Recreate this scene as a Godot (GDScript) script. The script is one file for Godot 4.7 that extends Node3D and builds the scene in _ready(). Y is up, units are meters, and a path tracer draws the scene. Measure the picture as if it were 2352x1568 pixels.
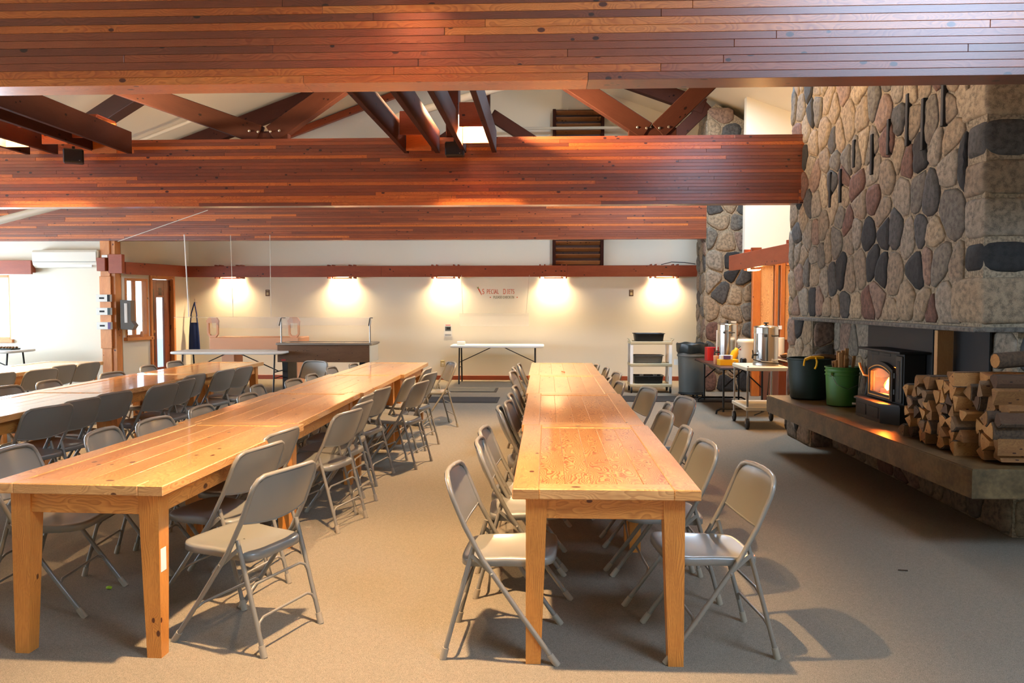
extends Node3D
# A timber lodge dining hall: rows of pine tables with steel folding chairs, glulam trusses, a stone fireplace.
# Units are metres. The far wall lies towards -z, the fireplace on the +x side.

var rng := RandomNumberGenerator.new()
var used := {}
var M := {}
var TX := {}

# ---------------------------------------------------------------- mesh builder
class MB:
	var v := PackedVector3Array()
	var n := PackedVector3Array()
	var t := PackedVector2Array()
	var xf := Transform3D.IDENTITY

	func tri(a: Vector3, b: Vector3, c: Vector3, na: Vector3, nb: Vector3, nc: Vector3, ta: Vector2, tb: Vector2, tc: Vector2) -> void:
		if (b - a).cross(c - a).dot(na + nb + nc) > 0.0:
			var k := b
			b = c
			c = k
			var kn := nb
			nb = nc
			nc = kn
			var kt := tb
			tb = tc
			tc = kt
		v.append(xf * a)
		v.append(xf * b)
		v.append(xf * c)
		n.append((xf.basis * na).normalized())
		n.append((xf.basis * nb).normalized())
		n.append((xf.basis * nc).normalized())
		t.append(ta)
		t.append(tb)
		t.append(tc)

	func uvof(p: Vector3, nn: Vector3, g: int, off: Vector2) -> Vector2:
		var a := nn.abs().max_axis_index()
		if a == g:
			return Vector2(p[(g + 1) % 3], p[(g + 2) % 3]) + off
		return Vector2(p[g], p[3 - a - g]) + off

	# flat convex polygon facing away from cen; uv in metres with u along axis g
	func poly(pts: Array, cen: Vector3, g := 0, off := Vector2.ZERO) -> void:
		var mid := Vector3.ZERO
		for p: Vector3 in pts:
			mid += p
		mid /= pts.size()
		var nn := Vector3.ZERO
		for i in pts.size():
			nn += (pts[i] - mid).cross(pts[(i + 1) % pts.size()] - mid)
		nn = nn.normalized()
		if nn.dot(mid - cen) < 0.0:
			nn = -nn
		for i in range(1, pts.size() - 1):
			tri(pts[0], pts[i], pts[i + 1], nn, nn, nn, uvof(pts[0], nn, g, off), uvof(pts[i], nn, g, off), uvof(pts[i + 1], nn, g, off))

	# chamfered box
	func box(c: Vector3, s: Vector3, b := 0.0, g := 0, off := Vector2.ZERO) -> MB:
		var h := s * 0.5
		b = minf(b, minf(h.x, minf(h.y, h.z)) * 0.9)
		var P := func(sx: int, sy: int, sz: int, k: int) -> Vector3:
			var q := Vector3(h.x - b, h.y - b, h.z - b)
			q[k] += b
			return c + q * Vector3(sx, sy, sz)
		var sg := [-1, 1]
		for k in 3:
			for s0: int in sg:
				var pts := []
				for cc: Array in [[-1, -1], [-1, 1], [1, 1], [1, -1]]:
					var e := [0, 0, 0]
					e[k] = s0
					e[(k + 1) % 3] = cc[0]
					e[(k + 2) % 3] = cc[1]
					pts.append(P.call(e[0], e[1], e[2], k))
				poly(pts, c, g, off)
		if b > 0.0:
			for k in 3:
				for s1: int in sg:
					for s2: int in sg:
						var e0 := [0, 0, 0]
						e0[(k + 1) % 3] = s1
						e0[(k + 2) % 3] = s2
						var e1 := e0.duplicate()
						e0[k] = -1
						e1[k] = 1
						var a1 := (k + 1) % 3
						var a2 := (k + 2) % 3
						poly([P.call(e0[0], e0[1], e0[2], a1), P.call(e1[0], e1[1], e1[2], a1), P.call(e1[0], e1[1], e1[2], a2), P.call(e0[0], e0[1], e0[2], a2)], c, g, off)
			for sx: int in sg:
				for sy: int in sg:
					for sz: int in sg:
						poly([P.call(sx, sy, sz, 0), P.call(sx, sy, sz, 1), P.call(sx, sy, sz, 2)], c, g, off)
		return self

	# box from corner to corner
	func span(a: Vector3, b: Vector3, bev := 0.0, g := 0, off := Vector2.ZERO) -> MB:
		return box((a + b) * 0.5, (b - a).abs(), bev, g, off)

	# a bar of rectangular section from p to q, up hint
	func bar(p: Vector3, q: Vector3, w: float, hgt: float, bev := 0.0, up := Vector3.UP, off := Vector2.ZERO) -> MB:
		var d := (q - p).normalized()
		if absf(d.dot(up)) > 0.98:
			up = Vector3.BACK
		var side := d.cross(up).normalized()
		var u2 := side.cross(d).normalized()
		var keep := xf
		xf = keep * Transform3D(Basis(d, u2, side), (p + q) * 0.5)
		box(Vector3.ZERO, Vector3((q - p).length(), hgt, w), bev, 0, off)
		xf = keep
		return self

	# smooth skin over rings of equally many points
	func skin(rings: Array, closed := true, cap0 := true, cap1 := true) -> MB:
		var R := rings.size()
		var N: int = rings[0].size()
		var cen := Vector3.ZERO
		var cs := PackedVector3Array()
		for r: PackedVector3Array in rings:
			var m := Vector3.ZERO
			for p in r:
				m += p
			cs.append(m / N)
			cen += m / N
		cen /= R
		var nn := []
		for i in R:
			var z := PackedVector3Array()
			z.resize(N)
			nn.append(z)
		var J := N if closed else N - 1
		var vol := 0.0
		for i in R - 1:
			for j in J:
				var k := (j + 1) % N
				var a: Vector3 = rings[i][j]
				var b: Vector3 = rings[i][k]
				var c: Vector3 = rings[i + 1][k]
				var d: Vector3 = rings[i + 1][j]
				var f := (c - a).cross(d - b)
				vol += f.dot((a + b + c + d) * 0.25 - (cs[i] + cs[i + 1]) * 0.5)
				nn[i][j] += f
				nn[i][k] += f
				nn[i + 1][k] += f
				nn[i + 1][j] += f
		var sgn := 1.0 if vol >= 0.0 else -1.0
		for i in R:
			for j in N:
				var q: Vector3 = nn[i][j]
				nn[i][j] = q.normalized() * sgn if q.length() > 1e-12 else Vector3.UP
		var al := 0.0
		for i in R - 1:
			var al2 := al + (cs[i + 1] - cs[i]).length()
			if (cs[i + 1] - cs[i]).length() < 1e-5:
				al2 = al + (rings[i + 1][0] - rings[i][0]).length()
			var ar := 0.0
			for j in J:
				var k := (j + 1) % N
				var a: Vector3 = rings[i][j]
				var b: Vector3 = rings[i][k]
				var c: Vector3 = rings[i + 1][k]
				var d: Vector3 = rings[i + 1][j]
				var ar2 := ar + maxf((b - a).length(), (c - d).length())
				tri(a, b, c, nn[i][j], nn[i][k], nn[i + 1][k], Vector2(al, ar), Vector2(al, ar2), Vector2(al2, ar2))
				tri(a, c, d, nn[i][j], nn[i + 1][k], nn[i + 1][j], Vector2(al, ar), Vector2(al2, ar2), Vector2(al2, ar))
				ar = ar2
			al = al2
		if closed and cap0:
			fan(rings[0], cen)
		if closed and cap1:
			fan(rings[R - 1], cen)
		return self

	func fan(r: PackedVector3Array, cen: Vector3) -> void:
		var m := Vector3.ZERO
		for p in r:
			m += p
		m /= r.size()
		var nn := Vector3.ZERO
		for i in r.size():
			nn += (r[i] - m).cross(r[(i + 1) % r.size()] - m)
		if nn.length() < 1e-12:
			return
		nn = nn.normalized()
		if nn.dot(m - cen) < 0.0:
			nn = -nn
		for i in r.size():
			var k := (i + 1) % r.size()
			tri(m, r[i], r[k], nn, nn, nn, uvof(m, nn, 0, Vector2.ZERO), uvof(r[i], nn, 0, Vector2.ZERO), uvof(r[k], nn, 0, Vector2.ZERO))

	func tube(path: Array, r: float, sides := 8, cap := true, r1 := -1.0) -> MB:
		var rings := []
		var up := Vector3.ZERO
		for i in path.size():
			var d: Vector3
			if i == 0:
				d = path[1] - path[0]
			elif i == path.size() - 1:
				d = path[i] - path[i - 1]
			else:
				d = (path[i] - path[i - 1]).normalized() + (path[i + 1] - path[i]).normalized()
			d = d.normalized()
			if i == 0:
				up = d.cross(Vector3.RIGHT if absf(d.x) < 0.8 else Vector3.UP).normalized()
			else:
				up = (up - d * up.dot(d)).normalized()
			var s := d.cross(up)
			var rr := r if r1 < 0.0 else lerpf(r, r1, float(i) / (path.size() - 1))
			var ring := PackedVector3Array()
			for k in sides:
				var a := TAU * k / sides
				ring.append(path[i] + (up * cos(a) + s * sin(a)) * rr)
			rings.append(ring)
		return skin(rings, true, cap, cap)

	# profile of (radius, y) about the y axis; repeated points make a sharp edge
	func lathe(prof: Array, segs := 24, at := Vector3.ZERO, sq := 1.0) -> MB:
		var run := []
		for i in prof.size() + 1:
			if i == prof.size() or (run.size() > 1 and i > 0 and prof[i] == prof[i - 1]):
				if run.size() > 1:
					skin(run, true, false, false)
				run = []
				if i == prof.size():
					break
			var ring := PackedVector3Array()
			for k in segs:
				var a := TAU * k / segs
				ring.append(at + Vector3(cos(a) * prof[i].x, prof[i].y, sin(a) * prof[i].x * sq))
			run.append(ring)
		return self

	# polygon in the xy plane, pushed from z0 to z1
	func prism(pts: PackedVector2Array, z0: float, z1: float, g := 0, off := Vector2.ZERO) -> MB:
		var idx := Geometry2D.triangulate_polygon(pts)
		for zz: float in [z0, z1]:
			var nn := Vector3(0, 0, signf(zz - (z0 + z1) * 0.5))
			for i in range(0, idx.size(), 3):
				var a := Vector3(pts[idx[i]].x, pts[idx[i]].y, zz)
				var b := Vector3(pts[idx[i + 1]].x, pts[idx[i + 1]].y, zz)
				var c := Vector3(pts[idx[i + 2]].x, pts[idx[i + 2]].y, zz)
				tri(a, b, c, nn, nn, nn, uvof(a, nn, g, off), uvof(b, nn, g, off), uvof(c, nn, g, off))
		var ccw := not Geometry2D.is_polygon_clockwise(pts)
		for i in pts.size():
			var p := pts[i]
			var q := pts[(i + 1) % pts.size()]
			var d := (q - p).normalized()
			var nn := Vector3(d.y, -d.x, 0) * (1.0 if ccw else -1.0)
			var a := Vector3(p.x, p.y, z0)
			var b := Vector3(q.x, q.y, z0)
			var c := Vector3(q.x, q.y, z1)
			var e := Vector3(p.x, p.y, z1)
			tri(a, b, c, nn, nn, nn, uvof(a, nn, g, off), uvof(b, nn, g, off), uvof(c, nn, g, off))
			tri(a, c, e, nn, nn, nn, uvof(a, nn, g, off), uvof(c, nn, g, off), uvof(e, nn, g, off))
		return self

	func mesh() -> ArrayMesh:
		var arr := []
		arr.resize(Mesh.ARRAY_MAX)
		arr[Mesh.ARRAY_VERTEX] = v
		arr[Mesh.ARRAY_NORMAL] = n
		arr[Mesh.ARRAY_TEX_UV] = t
		var m := ArrayMesh.new()
		m.add_surface_from_arrays(Mesh.PRIMITIVE_TRIANGLES, arr)
		return m

# ---------------------------------------------------------------- scene helpers
func numbered(called: String) -> String:
	if not used.has(called):
		used[called] = 0
		return called
	used[called] += 1
	return "%s_%03d" % [called, used[called]]

func tag(o: Node3D, label: String, category: String, group := "", kind := "") -> Node3D:
	if label:
		o.set_meta("label", label)
	if category:
		o.set_meta("category", category)
	if group:
		o.set_meta("group", group)
	if kind:
		o.set_meta("kind", kind)
	return o

func thing(called: String, label: String, category: String, at := Vector3.ZERO, turn := 0.0, group := "") -> Node3D:
	var o := Node3D.new()
	o.name = numbered(called)
	add_child(o)
	o.position = at
	o.rotation.y = turn
	tag(o, label, category, group)
	return o

func part(parent: Node, called: String, shape: Variant, m: Material, label := "") -> MeshInstance3D:
	var o := MeshInstance3D.new()
	o.name = called
	o.mesh = shape.mesh() if shape is MB else shape
	o.material_override = m
	parent.add_child(o, true)
	if label:
		o.set_meta("label", label)
	return o

# a thing that is one mesh
func solo(called: String, label: String, category: String, shape: Variant, m: Material, at := Vector3.ZERO, turn := 0.0, group := "") -> MeshInstance3D:
	var o := MeshInstance3D.new()
	o.name = numbered(called)
	o.mesh = shape.mesh() if shape is MB else shape
	o.material_override = m
	add_child(o)
	o.position = at
	o.rotation.y = turn
	tag(o, label, category, group)
	return o

# a piece of the setting
func struct(called: String, shape: Variant, m: Material, label: String) -> MeshInstance3D:
	var o := MeshInstance3D.new()
	o.name = numbered(called)
	if shape != null:
		o.mesh = shape.mesh() if shape is MB else shape
		o.material_override = m
	add_child(o)
	o.set_meta("kind", "structure")
	o.set_meta("label", label)
	return o

func group_part(parent: Node, called: String) -> Node3D:
	var o := Node3D.new()
	o.name = called
	parent.add_child(o, true)
	return o

func copy(o: Node3D, at: Vector3, turn: float, label := "") -> Node3D:
	var c: Node3D = o.duplicate()
	c.name = numbered(String(o.name))
	add_child(c)
	c.position = at
	c.rotation.y = turn
	if label:
		c.set_meta("label", label)
	return c

func B() -> MB:
	return MB.new()

func V(x: float, y: float, z: float) -> Vector3:
	return Vector3(x, y, z)

func roff() -> Vector2:
	return Vector2(rng.randf() * 8.0, rng.randf() * 0.5)

# ---------------------------------------------------------------- textures
func noise(sd: int, freq := 1.0, oct := 3) -> FastNoiseLite:
	var f := FastNoiseLite.new()
	f.seed = sd
	f.noise_type = FastNoiseLite.TYPE_SIMPLEX
	f.frequency = freq
	f.fractal_type = FastNoiseLite.FRACTAL_FBM
	f.fractal_octaves = oct
	return f

func tex_of(im: Image) -> ImageTexture:
	return ImageTexture.create_from_image(im)

# wood: 4 m along u, 0.5 m across v, as a tint around white
func wood_tex(sd: int, freq: float, amp: float, contrast: float, knots: int, w := 2048, h := 256) -> ImageTexture:
	var n1 := noise(sd, 1.0, 2)
	var n2 := noise(sd + 7, 1.0, 2)
	var n3 := noise(sd + 13, 1.0, 2)
	var r := RandomNumberGenerator.new()
	r.seed = sd
	var kn := []
	for i in knots:
		kn.append(Vector3(r.randf() * 4.0, r.randf() * 0.5, r.randf_range(0.004, 0.011)))
	var data := PackedByteArray()
	data.resize(w * h * 3)
	var lo := Color(1, 1, 1)
	var hi := Color(0.60, 0.44, 0.34)
	var at := 0
	for y in h:
		var vv := 0.5 * y / h
		var near := []
		for k: Vector3 in kn:
			if absf(k.y - vv) < 0.06:
				near.append(k)
		for x in w:
			var u := 4.0 * x / w
			var warp := n1.get_noise_2d(u * 1.3, vv * 5.0) + 0.22 * n2.get_noise_2d(u * 5.0, vv * 9.0)
			var ring := vv * freq + warp * amp
			var dark := 0.0
			for k: Vector3 in near:
				var dx := (u - k.x) * 0.6
				var dy := vv - k.y
				var d2 := (dx * dx + dy * dy) / (k.z * k.z)
				if d2 < 40.0:
					ring += 2.5 * exp(-d2 * 0.12) * signf(dy)
					if d2 < 1.6:
						dark = maxf(dark, clampf((1.6 - d2) * 1.6, 0.0, 1.0))
			var s := ring - floorf(ring)
			var g := pow(s, 1.7) if s < 0.9 else (1.0 - s) * 8.0
			var fine := n3.get_noise_2d(u * 6.0, vv * 260.0)
			var f := clampf(g * contrast + fine * 0.13 + 0.10 + warp * 0.10, 0.0, 1.0)
			var c := lo.lerp(hi, f)
			if dark > 0.0:
				c = c.lerp(Color(0.30, 0.17, 0.13), dark * 0.85)
			data[at] = int(c.r * 255.0)
			data[at + 1] = int(c.g * 255.0)
			data[at + 2] = int(c.b * 255.0)
			at += 3
	return tex_of(Image.create_from_data(w, h, false, Image.FORMAT_RGB8, data))

# grey mottle around white; returns the image
func mottle(sd: int, size: int, f1: float, a1: float, f2: float, a2: float, grain: float) -> Image:
	var n1 := noise(sd, f1, 3)
	var n2 := noise(sd + 3, f2, 2)
	var r := RandomNumberGenerator.new()
	r.seed = sd
	var data := PackedByteArray()
	data.resize(size * size * 3)
	var at := 0
	for y in size:
		for x in size:
			# blend across the border so that the tile repeats
			var fx := clampf((x - size * 0.8) / (size * 0.2), 0.0, 1.0)
			var fy := clampf((y - size * 0.8) / (size * 0.2), 0.0, 1.0)
			var a := n1.get_noise_2d(x, y)
			var b := n2.get_noise_2d(x, y)
			if fx > 0.0:
				a = lerpf(a, n1.get_noise_2d(x - size, y), fx)
				b = lerpf(b, n2.get_noise_2d(x - size, y), fx)
			if fy > 0.0:
				a = lerpf(a, n1.get_noise_2d(x, y - size), fy)
				b = lerpf(b, n2.get_noise_2d(x, y - size), fy)
			var g := clampf(0.88 + a * a1 + b * a2 + (r.randf() - 0.5) * grain, 0.0, 1.0)
			var k := int(g * 255.0)
			data[at] = k
			data[at + 1] = int(k * 0.985)
			data[at + 2] = int(k * 0.965)
			at += 3
	return Image.create_from_data(size, size, false, Image.FORMAT_RGB8, data)

func bump_of(im: Image, strength: float) -> ImageTexture:
	var b: Image = im.duplicate()
	b.bump_map_to_normal_map(strength)
	return tex_of(b)

func mat(called: String, c: Color, rough: float, o := {}) -> StandardMaterial3D:
	var m := StandardMaterial3D.new()
	m.resource_name = called
	m.albedo_color = c
	m.roughness = rough
	m.cull_mode = BaseMaterial3D.CULL_DISABLED
	for k: String in o:
		match k:
			"tex":
				m.albedo_texture = o[k]
			"normal":
				m.normal_enabled = true
				m.normal_texture = o[k]
				m.normal_scale = o.get("nscale", 1.0)
			"scale":
				m.uv1_scale = o[k]
			"tri":
				m.uv1_triplanar = true
				m.uv1_world_triplanar = true
				m.uv1_scale = Vector3.ONE * float(o[k])
			"metal":
				m.metallic = o[k]
			"coat":
				m.clearcoat_enabled = true
				m.clearcoat = o[k]
				m.clearcoat_roughness = o.get("coatr", 0.08)
			"emit":
				m.emission_enabled = true
				m.emission = o[k]
				m.emission_energy_multiplier = o.get("power", 1.0)
			"spec":
				m.metallic_specular = o[k]
			"alpha":
				m.transparency = BaseMaterial3D.TRANSPARENCY_ALPHA
				m.albedo_color.a = o[k]
	M[called] = m
	return m

# ---------------------------------------------------------------- the scene
func _ready() -> void:
	rng.seed = 11
	# camera
	var cam := Camera3D.new()
	cam.name = "camera"
	cam.fov = 45.933
	cam.near = 0.05
	cam.far = 200.0
	add_child(cam)
	cam.position = V(0, 1.52, 0)
	cam.rotation_degrees = V(-2.754, 2.442, 0)
	cam.current = true
	# sky and exposure
	var sky_mat := ProceduralSkyMaterial.new()
	sky_mat.sky_top_color = Color(0.62, 0.76, 0.98)
	sky_mat.sky_horizon_color = Color(0.90, 0.95, 1.0)
	sky_mat.ground_bottom_color = Color(0.55, 0.56, 0.52)
	sky_mat.ground_horizon_color = Color(0.85, 0.88, 0.88)
	sky_mat.energy_multiplier = 3.0
	var sky := Sky.new()
	sky.sky_material = sky_mat
	var env := Environment.new()
	env.background_mode = Environment.BG_SKY
	env.sky = sky
	env.tonemap_mode = Environment.TONE_MAPPER_LINEAR
	env.tonemap_exposure = 1.85
	env.sdfgi_enabled = true
	env.ssao_enabled = true
	env.ssil_enabled = true
	var we := WorldEnvironment.new()
	we.name = "environment"
	we.environment = env
	add_child(we)
	# daylight entering at each opening
	var day := Color(0.84, 0.92, 1.0)
	window_light("skylight_near", V(3.75, 4.69, 0.5), V(0.36, 1, 0), 2.6, 2.0, Color(0.76, 0.87, 1.0), 4.4)
	window_light("skylight_far", V(2.2, 5.27, -11.3), V(0.36, 1, 0), 1.3, 2.4, Color(0.84, 0.92, 1.0), 6.5)
	window_light("window_side", V(-12.05, 1.42, -11.4), V(-1, 0, 0), 3.4, 1.2, day, 7.5)
	window_light("window_side_2", V(-12.05, 1.42, -6.6), V(-1, 0, 0), 3.4, 1.2, day, 6.5)
	window_light("window_side_3", V(-12.05, 1.42, -1.6), V(-1, 0, 0), 3.4, 1.2, day, 6.5)
	window_light("window_end", V(-10.4, 1.44, -14.13), V(0, 0, -1), 1.75, 1.14, day, 4.5)
	make_materials()
	shell()
	trusses()
	fireplace()
	tables()
	chairs()
	far_wall_things()
	serving_corner()
	left_corner()
	hearth_things()
	small_things()

func window_light(called: String, at: Vector3, outward: Vector3, w: float, h: float, c: Color, e: float) -> void:
	var l := AreaLight3D.new()
	l.name = called
	add_child(l)
	l.area_size = Vector2(w, h)
	l.area_normalize_energy = false
	l.light_color = c
	l.light_energy = e
	l.area_range = 40.0
	l.shadow_enabled = true
	var up := Vector3.BACK if absf(outward.y) > 0.7 else Vector3.UP
	l.transform = Transform3D(Basis.looking_at(-outward.normalized(), up), at)

func lamp_light(at: Vector3, c: Color, e: float, size := 0.04) -> void:
	var l := OmniLight3D.new()
	l.name = "bulb_light"
	add_child(l, true)
	l.position = at
	l.light_color = c
	l.light_energy = e
	l.light_size = size
	l.omni_range = 40.0
	l.omni_attenuation = 2.0
	l.shadow_enabled = true

func make_materials() -> void:
	TX.plain = wood_tex(3, 150.0, 3.0, 0.40, 24)
	TX.knotty = wood_tex(15, 120.0, 4.0, 0.42, 48)
	TX.strong = wood_tex(21, 60.0, 6.0, 1.0, 7)
	TX.soft = wood_tex(33, 70.0, 6.0, 0.42, 12)
	var st := mottle(5, 512, 0.012, 0.26, 0.09, 0.16, 0.22)
	TX.stone = tex_of(st)
	TX.stone_n = bump_of(st, 7.0)
	var cp := mottle(8, 512, 0.03, 0.03, 0.25, 0.12, 0.42)
	TX.carpet = tex_of(cp)
	TX.carpet_n = bump_of(cp, 5.0)
	TX.blotch = tex_of(mottle(17, 512, 0.008, 0.22, 0.05, 0.10, 0.08))
	var ws := Vector3(0.25, 2.0, 1)
	# glulam boards
	for k: Array in [["glu_red", Color(0.58, 0.30, 0.175), "plain"], ["glu_brown", Color(0.51, 0.265, 0.165), "knotty"], ["glu_mid", Color(0.65, 0.345, 0.19), "knotty"], ["glu_orange", Color(0.80, 0.44, 0.18), "soft"], ["glu_gold", Color(0.85, 0.51, 0.23), "soft"]]:
		mat(k[0], k[1], 0.38, {"tex": TX[k[2]], "scale": ws, "coat": 1.0, "coatr": 0.25})
	mat("web", Color(0.27, 0.14, 0.095), 0.75, {"spec": 0.3, "tex": TX.plain, "scale": ws})
	mat("rail", Color(0.64, 0.31, 0.17), 0.45, {"tex": TX.plain, "scale": ws})
	mat("fir", Color(0.80, 0.47, 0.20), 0.4, {"tex": TX.plain, "scale": ws, "coat": 0.3, "coatr": 0.2})
	mat("post_wood", Color(0.90, 0.62, 0.36), 0.45, {"tex": TX.plain, "scale": ws})
	mat("doorwood", Color(0.50, 0.26, 0.15), 0.4, {"tex": TX.plain, "scale": ws})
	mat("darkwood", Color(0.28, 0.15, 0.09), 0.5, {"tex": TX.plain, "scale": ws})
	# table boards
	for k: Array in [["top_a", Color(0.90, 0.66, 0.38), "strong"], ["top_b", Color(0.92, 0.69, 0.42), "strong"], ["top_c", Color(0.88, 0.64, 0.37), "soft"], ["top_d", Color(0.92, 0.70, 0.44), "soft"]]:
		mat(k[0], k[1], 0.30, {"tex": TX[k[2]], "scale": ws, "coat": 0.9, "coatr": 0.07})
	mat("leg_wood", Color(0.86, 0.57, 0.25), 0.38, {"tex": TX.plain, "scale": ws, "coat": 0.3, "coatr": 0.2})
	mat("apron_wood", Color(0.87, 0.60, 0.29), 0.38, {"tex": TX.soft, "scale": ws, "coat": 0.3, "coatr": 0.2})
	# stone
	var stones := [Color(0.55, 0.49, 0.41), Color(0.61, 0.54, 0.44), Color(0.48, 0.45, 0.40), Color(0.58, 0.54, 0.475), Color(0.56, 0.465, 0.40), Color(0.43, 0.41, 0.375), Color(0.17, 0.17, 0.17), Color(0.44, 0.32, 0.27), Color(0.66, 0.59, 0.48), Color(0.31, 0.305, 0.295)]
	for i in stones.size():
		mat("stone%d" % i, stones[i], 0.85, {"tex": TX.stone, "normal": TX.stone_n, "nscale": 0.7, "tri": 2.6})
	mat("mortar", Color(0.62, 0.565, 0.475), 0.95, {"tex": TX.stone, "normal": TX.stone_n, "nscale": 0.5, "tri": 5.0})
	mat("concrete", Color(0.44, 0.37, 0.25), 0.32, {"tex": TX.blotch, "tri": 0.9})
	mat("carpet", Color(0.60, 0.565, 0.505), 1.0, {"tex": TX.carpet, "normal": TX.carpet_n, "nscale": 0.6, "scale": Vector3(1.6, 1.6, 1), "spec": 0.1})
	mat("wall", Color(0.90, 0.875, 0.80), 0.85, {})
	mat("wall_cool", Color(0.87, 0.87, 0.85), 0.85, {})
	mat("ceiling", Color(0.86, 0.82, 0.73), 0.9, {})
	mat("glass", Color(1, 1, 1), 0.02, {"alpha": 0.06})
	mat("acrylic", Color(0.93, 0.95, 0.95), 0.05, {"alpha": 0.10})
	# metals, plastics
	mat("chair_paint", Color(0.485, 0.475, 0.445), 0.36, {"coat": 0.4, "coatr": 0.15})
	mat("chair_tube", Color(0.50, 0.475, 0.43), 0.34, {"coat": 0.4, "coatr": 0.15})
	mat("rubber_tan", Color(0.60, 0.55, 0.47), 0.7, {})
	mat("rubber_black", Color(0.06, 0.06, 0.06), 0.6, {})
	mat("black_metal", Color(0.035, 0.034, 0.034), 0.5, {})
	mat("stove", Color(0.07, 0.067, 0.062), 0.55, {})
	mat("stove_light", Color(0.15, 0.14, 0.125), 0.5, {})
	mat("panel_black", Color(0.06, 0.062, 0.066), 0.6, {})
	mat("steel", Color(0.80, 0.79, 0.77), 0.16, {"metal": 1.0})
	mat("steel_dull", Color(0.62, 0.60, 0.57), 0.35, {"metal": 0.9})
	mat("gold", Color(0.85, 0.68, 0.40), 0.3, {"metal": 0.8})
	mat("white_plastic", Color(0.90, 0.89, 0.86), 0.45, {})
	mat("cream_plastic", Color(0.84, 0.80, 0.70), 0.45, {})
	mat("ac_white", Color(0.86, 0.84, 0.78), 0.4, {})
	mat("tub_black", Color(0.05, 0.05, 0.052), 0.42, {})
	mat("tub_grey", Color(0.36, 0.355, 0.33), 0.5, {})
	mat("cart_beige", Color(0.72, 0.66, 0.52), 0.45, {})
	mat("bin_grey", Color(0.33, 0.35, 0.34), 0.5, {})
	mat("liner", Color(0.10, 0.135, 0.14), 0.3, {})
	mat("tub_green", Color(0.03, 0.13, 0.10), 0.5, {})
	mat("bucket_green", Color(0.24, 0.42, 0.15), 0.45, {})
	mat("yellow", Color(0.90, 0.68, 0.05), 0.5, {})
	mat("red", Color(0.72, 0.10, 0.10), 0.5, {})
	mat("purple", Color(0.36, 0.26, 0.46), 0.6, {})
	mat("blue_cloth", Color(0.06, 0.16, 0.36), 0.9, {})
	mat("mat_dark", Color(0.25, 0.24, 0.235), 0.95, {"tex": TX.carpet, "normal": TX.carpet_n, "scale": Vector3(3, 3, 1)})
	mat("mat_light", Color(0.52, 0.50, 0.44), 0.95, {"tex": TX.carpet, "normal": TX.carpet_n, "scale": Vector3(3, 3, 1)})
	mat("mat_edge", Color(0.17, 0.155, 0.14), 0.8, {})
	mat("laminate", Color(0.44, 0.32, 0.20), 0.45, {"tex": TX.plain, "scale": Vector3(0.5, 4, 1)})
	mat("slat", Color(0.66, 0.45, 0.26), 0.55, {"tex": TX.plain, "scale": ws})
	mat("pale_laminate", Color(0.83, 0.60, 0.44), 0.5, {})
	mat("paper", Color(0.88, 0.88, 0.85), 0.8, {})
	mat("ink", Color(0.10, 0.10, 0.10), 0.8, {})
	mat("ink_soft", Color(0.33, 0.36, 0.37), 0.8, {})
	mat("paint_orange", Color(0.86, 0.33, 0.16), 0.8, {})
	mat("paint_olive", Color(0.42, 0.42, 0.28), 0.8, {})
	mat("paint_green", Color(0.45, 0.50, 0.20), 0.8, {})
	mat("beige_plate", Color(0.76, 0.70, 0.52), 0.5, {})
	mat("brown_plate", Color(0.36, 0.25, 0.15), 0.5, {})
	mat("grey_plastic", Color(0.42, 0.42, 0.41), 0.35, {})
	mat("pipe_white", Color(0.82, 0.79, 0.71), 0.5, {})
	mat("cord_white", Color(0.80, 0.77, 0.70), 0.7, {})
	mat("kindling", Color(0.80, 0.62, 0.40), 0.7, {"tex": TX.plain, "scale": ws})
	for k: Array in [["log_pale", Color(0.70, 0.51, 0.28)], ["log_tan", Color(0.55, 0.39, 0.21)], ["log_grey", Color(0.50, 0.40, 0.28)], ["log_dark", Color(0.34, 0.24, 0.15)]]:
		mat(k[0], k[1], 0.85, {"tex": TX.soft, "scale": Vector3(0.5, 5, 1)})
	mat("bark", Color(0.34, 0.27, 0.20), 0.95, {"tex": TX.stone, "normal": TX.stone_n, "nscale": 1.0, "tri": 6.0})
	mat("lamp_glow", Color(1, 0.9, 0.75), 0.5, {"emit": Color(1.0, 0.80, 0.50), "power": 3.0})
	mat("tile_green", Color(0.62, 0.74, 0.12), 0.6, {})

# ---------------------------------------------------------------- room shell
const RX := -1.0
const RH := 6.33
const SL := 0.36
func ceil_h(x: float) -> float:
	return RH - SL * absf(x - RX)

# wall slab in a vertical plane with rectangular holes: along +u from o, holes as [u0, u1, y0, y1]
func holed(o: Vector3, u: Vector3, length: float, height: float, thick: float, holes: Array) -> MB:
	var m := B()
	m.xf = Transform3D(Basis(u, Vector3.UP, u.cross(Vector3.UP)), o)
	var us := [0.0, length]
	var ys := [0.0, height]
	for h: Array in holes:
		us.append_array([h[0], h[1]])
		ys.append_array([h[2], h[3]])
	us.sort()
	ys.sort()
	for i in us.size() - 1:
		for j in ys.size() - 1:
			if us[i + 1] - us[i] < 1e-4 or ys[j + 1] - ys[j] < 1e-4:
				continue
			var cu: float = (us[i] + us[i + 1]) * 0.5
			var cy: float = (ys[j] + ys[j + 1]) * 0.5
			var open := false
			for h: Array in holes:
				if cu > h[0] and cu < h[1] and cy > h[2] and cy < h[3]:
					open = true
			if not open:
				m.span(V(us[i], ys[j], -thick * 0.5), V(us[i + 1], ys[j + 1], thick * 0.5))
	return m

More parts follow.
